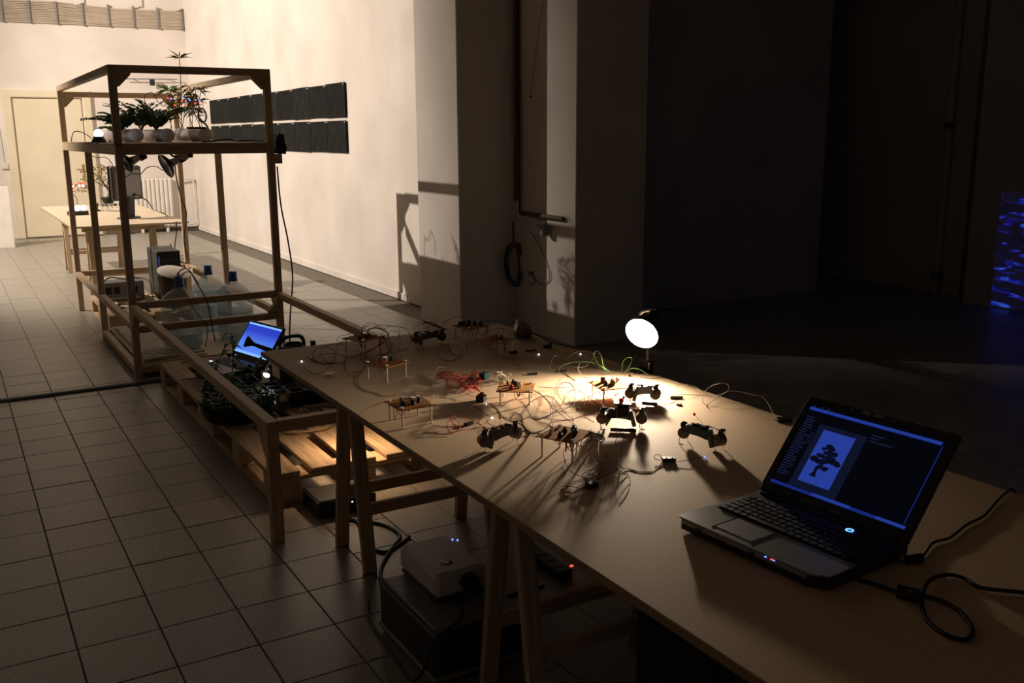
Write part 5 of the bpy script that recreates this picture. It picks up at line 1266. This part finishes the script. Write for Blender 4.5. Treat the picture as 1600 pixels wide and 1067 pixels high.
# ------------------------------------------------------------------ equipment under the work table
px0, px1, py0, py1 = 1.135, 1.31, 2.375, 2.645
pr = E_('projector', ((px0+px1)/2, (py0+py1)/2, .2), 'white projector with a small blue light on top under the table', 'projector')
cxp, cyp = (px0+px1)/2, (py0+py1)/2
O('projector_body', G().box((cxp, cyp, .237), (px1-px0, py1-py0, .08), ch=.014), 'white_plastic', pr)
O('projector_base', G().box((cxp, cyp, .19), (px1-px0-.01, py1-py0-.01, .016), ch=.004), 'dark_grey', pr)
O('lens_barrel', G().cyl((cxp+.02, py0-.001, .237), (cxp+.02, py0-.03, .237), .028, n=18), 'black_plastic', pr)
O('lens_glass', G().cyl((cxp+.02, py0-.029, .237), (cxp+.02, py0-.031, .237), .022, n=18), 'lens_glass', pr)
O('button_ring', G().lathe([(.012, 0), (.02, .001), (.02, .002), (.012, .002)], 16, T(px0+.07, py0+.07, .2765)), 'grey_plastic', pr)
O('button_pad', G().box((px0+.07, py0+.07, .278), (.014, .014, .002), ch=.001), 'steel', pr)
for dx in (0, .012): O('status_light', G().ball(PZ(707, 843, .278)+V((dx, -dx, 0)), .0035, 8, 6), 'led_blue', pr)
pb2 = E_('equipment_box', (1.22, 2.45, 0), 'larger dark box with a pale rim under the white projector', 'box')
O('box_body', G().box((1.21, 2.44, .085), (.3, .4, .165), ch=.01), 'dark_grey', pb2)
O('box_rim', G().box((1.21, 2.44, .025), (.31, .41, .018), ch=.006), 'grey_plastic', pb2)
O('box_panel', G().box((1.21, 2.237, .1), (.24, .006, .09), ch=.003), 'black_plastic', pb2)
O('box_top', G().box((1.21, 2.44, .174), (.28, .38, .012), ch=.005), 'grey_plastic', pb2)
bb = E_('black_cabinet', (1.6, 1.55, 0), 'big black cabinet in the dark under the near part of the table', 'cabinet')
O('cabinet_body', G().box((1.72, 1.5, .23), (.56, .62, .46), ch=.012), 'black_plastic', bb)
O('cabinet_door', G().box((1.436, 1.5, .24), (.012, .58, .4), ch=.004), 'black_matte', bb)
O('cabinet_grille', G().box((1.428, 1.6, .3), (.006, .2, .1), ch=.002), 'dark_grey', bb)
for dz, dy in ((.17, 0), (.155, -.03)): O('cabinet_light', G().box((1.4285, 1.72+dy, dz), (.003, .012, .004)), 'led_ring', bb)
sb = E_('switch_box', (1.3, 3.5, 0), 'low black electronics box with cables beside the trestle leg', 'electronics')
p = PZ(530, 770, .06)
O('box_body', G().box((p.x, p.y, .035), (.26, .2, .066), ch=.005), 'black_plastic', sb)
O('box_top', G().box((p.x, p.y, .07), (.24, .18, .006), ch=.002), 'dark_grey', sb)
O('box_light', G().box((p.x+.02, p.y-.101, .05), (.006, .003, .003)), 'led_white', sb)
for i in range(4): O('box_socket', G().box((p.x-.09+.05*i, p.y-.101, .035), (.03, .004, .022)), 'dark_grey', sb)
rd2 = E_('power_strip', PZ(892, 884, .03), 'black power strip with a small red light on the floor under the table', 'power strip')
p = PZ(880, 890, .02)
O('strip_body', G().box((p.x-.02, p.y+.1, .022), (.06, .3, .042), ch=.006), 'black_plastic', rd2)
for i in range(4): O('outlet', G().cyl((p.x-.02, p.y+.0+.06*i, .043), (p.x-.02, p.y+.0+.06*i, .046), .02, n=14), 'dark_grey', rd2)
O('switch_light', G().box(PZ(893, 884, .047), (.012, .008, .004)), 'led_red', rd2)
def fp(x, y, h=0.): return PZ(x, y, .006+h)
cable('floor_cable', [fp(545, 812), fp(575, 815), fp(605, 822), fp(625, 838), fp(610, 860), fp(595, 890), fp(600, 930), fp(615, 965), fp(640, 1000), fp(670, 1035), fp(720, 1020), fp(745, 1005)], .007, 'cable_black', 'thick black floor cable curving around the projector stack')
cable('floor_cable', [fp(475, 765), fp(500, 785), fp(530, 805), fp(555, 812), fp(575, 850), fp(600, 862), fp(625, 850), fp(640, 838)], .006, 'cable_black', 'black floor cable passing the trestle feet')
cable('floor_cable', [fp(600, 905), fp(615, 945), fp(640, 985), fp(690, 995), fp(735, 985), fp(775, 940), fp(815, 925), fp(850, 915)], .005, 'cable_black', 'thin black floor cable behind the second trestle')
cable('floor_cable', [fp(620, 955), fp(622, 985), fp(640, 1010), fp(660, 1005), fp(650, 985), fp(700, 1005), fp(760, 1050), fp(700, 1052), fp(690, 1048)], .005, 'cable_black', 'tangled black cable at the foot of the equipment box')
cable('projector_cable', [(1.2, 2.36, .2), (1.14, 2.225, .21), (1.05, 2.21, .18), (1.02, 2.23, .08), (1.02, 2.32, .008), (1.03, 2.5, .008), (1.05, 2.7, .008), (1.1, 2.85, .008)], .005, 'cable_black', 'black cable leaving the white projector')
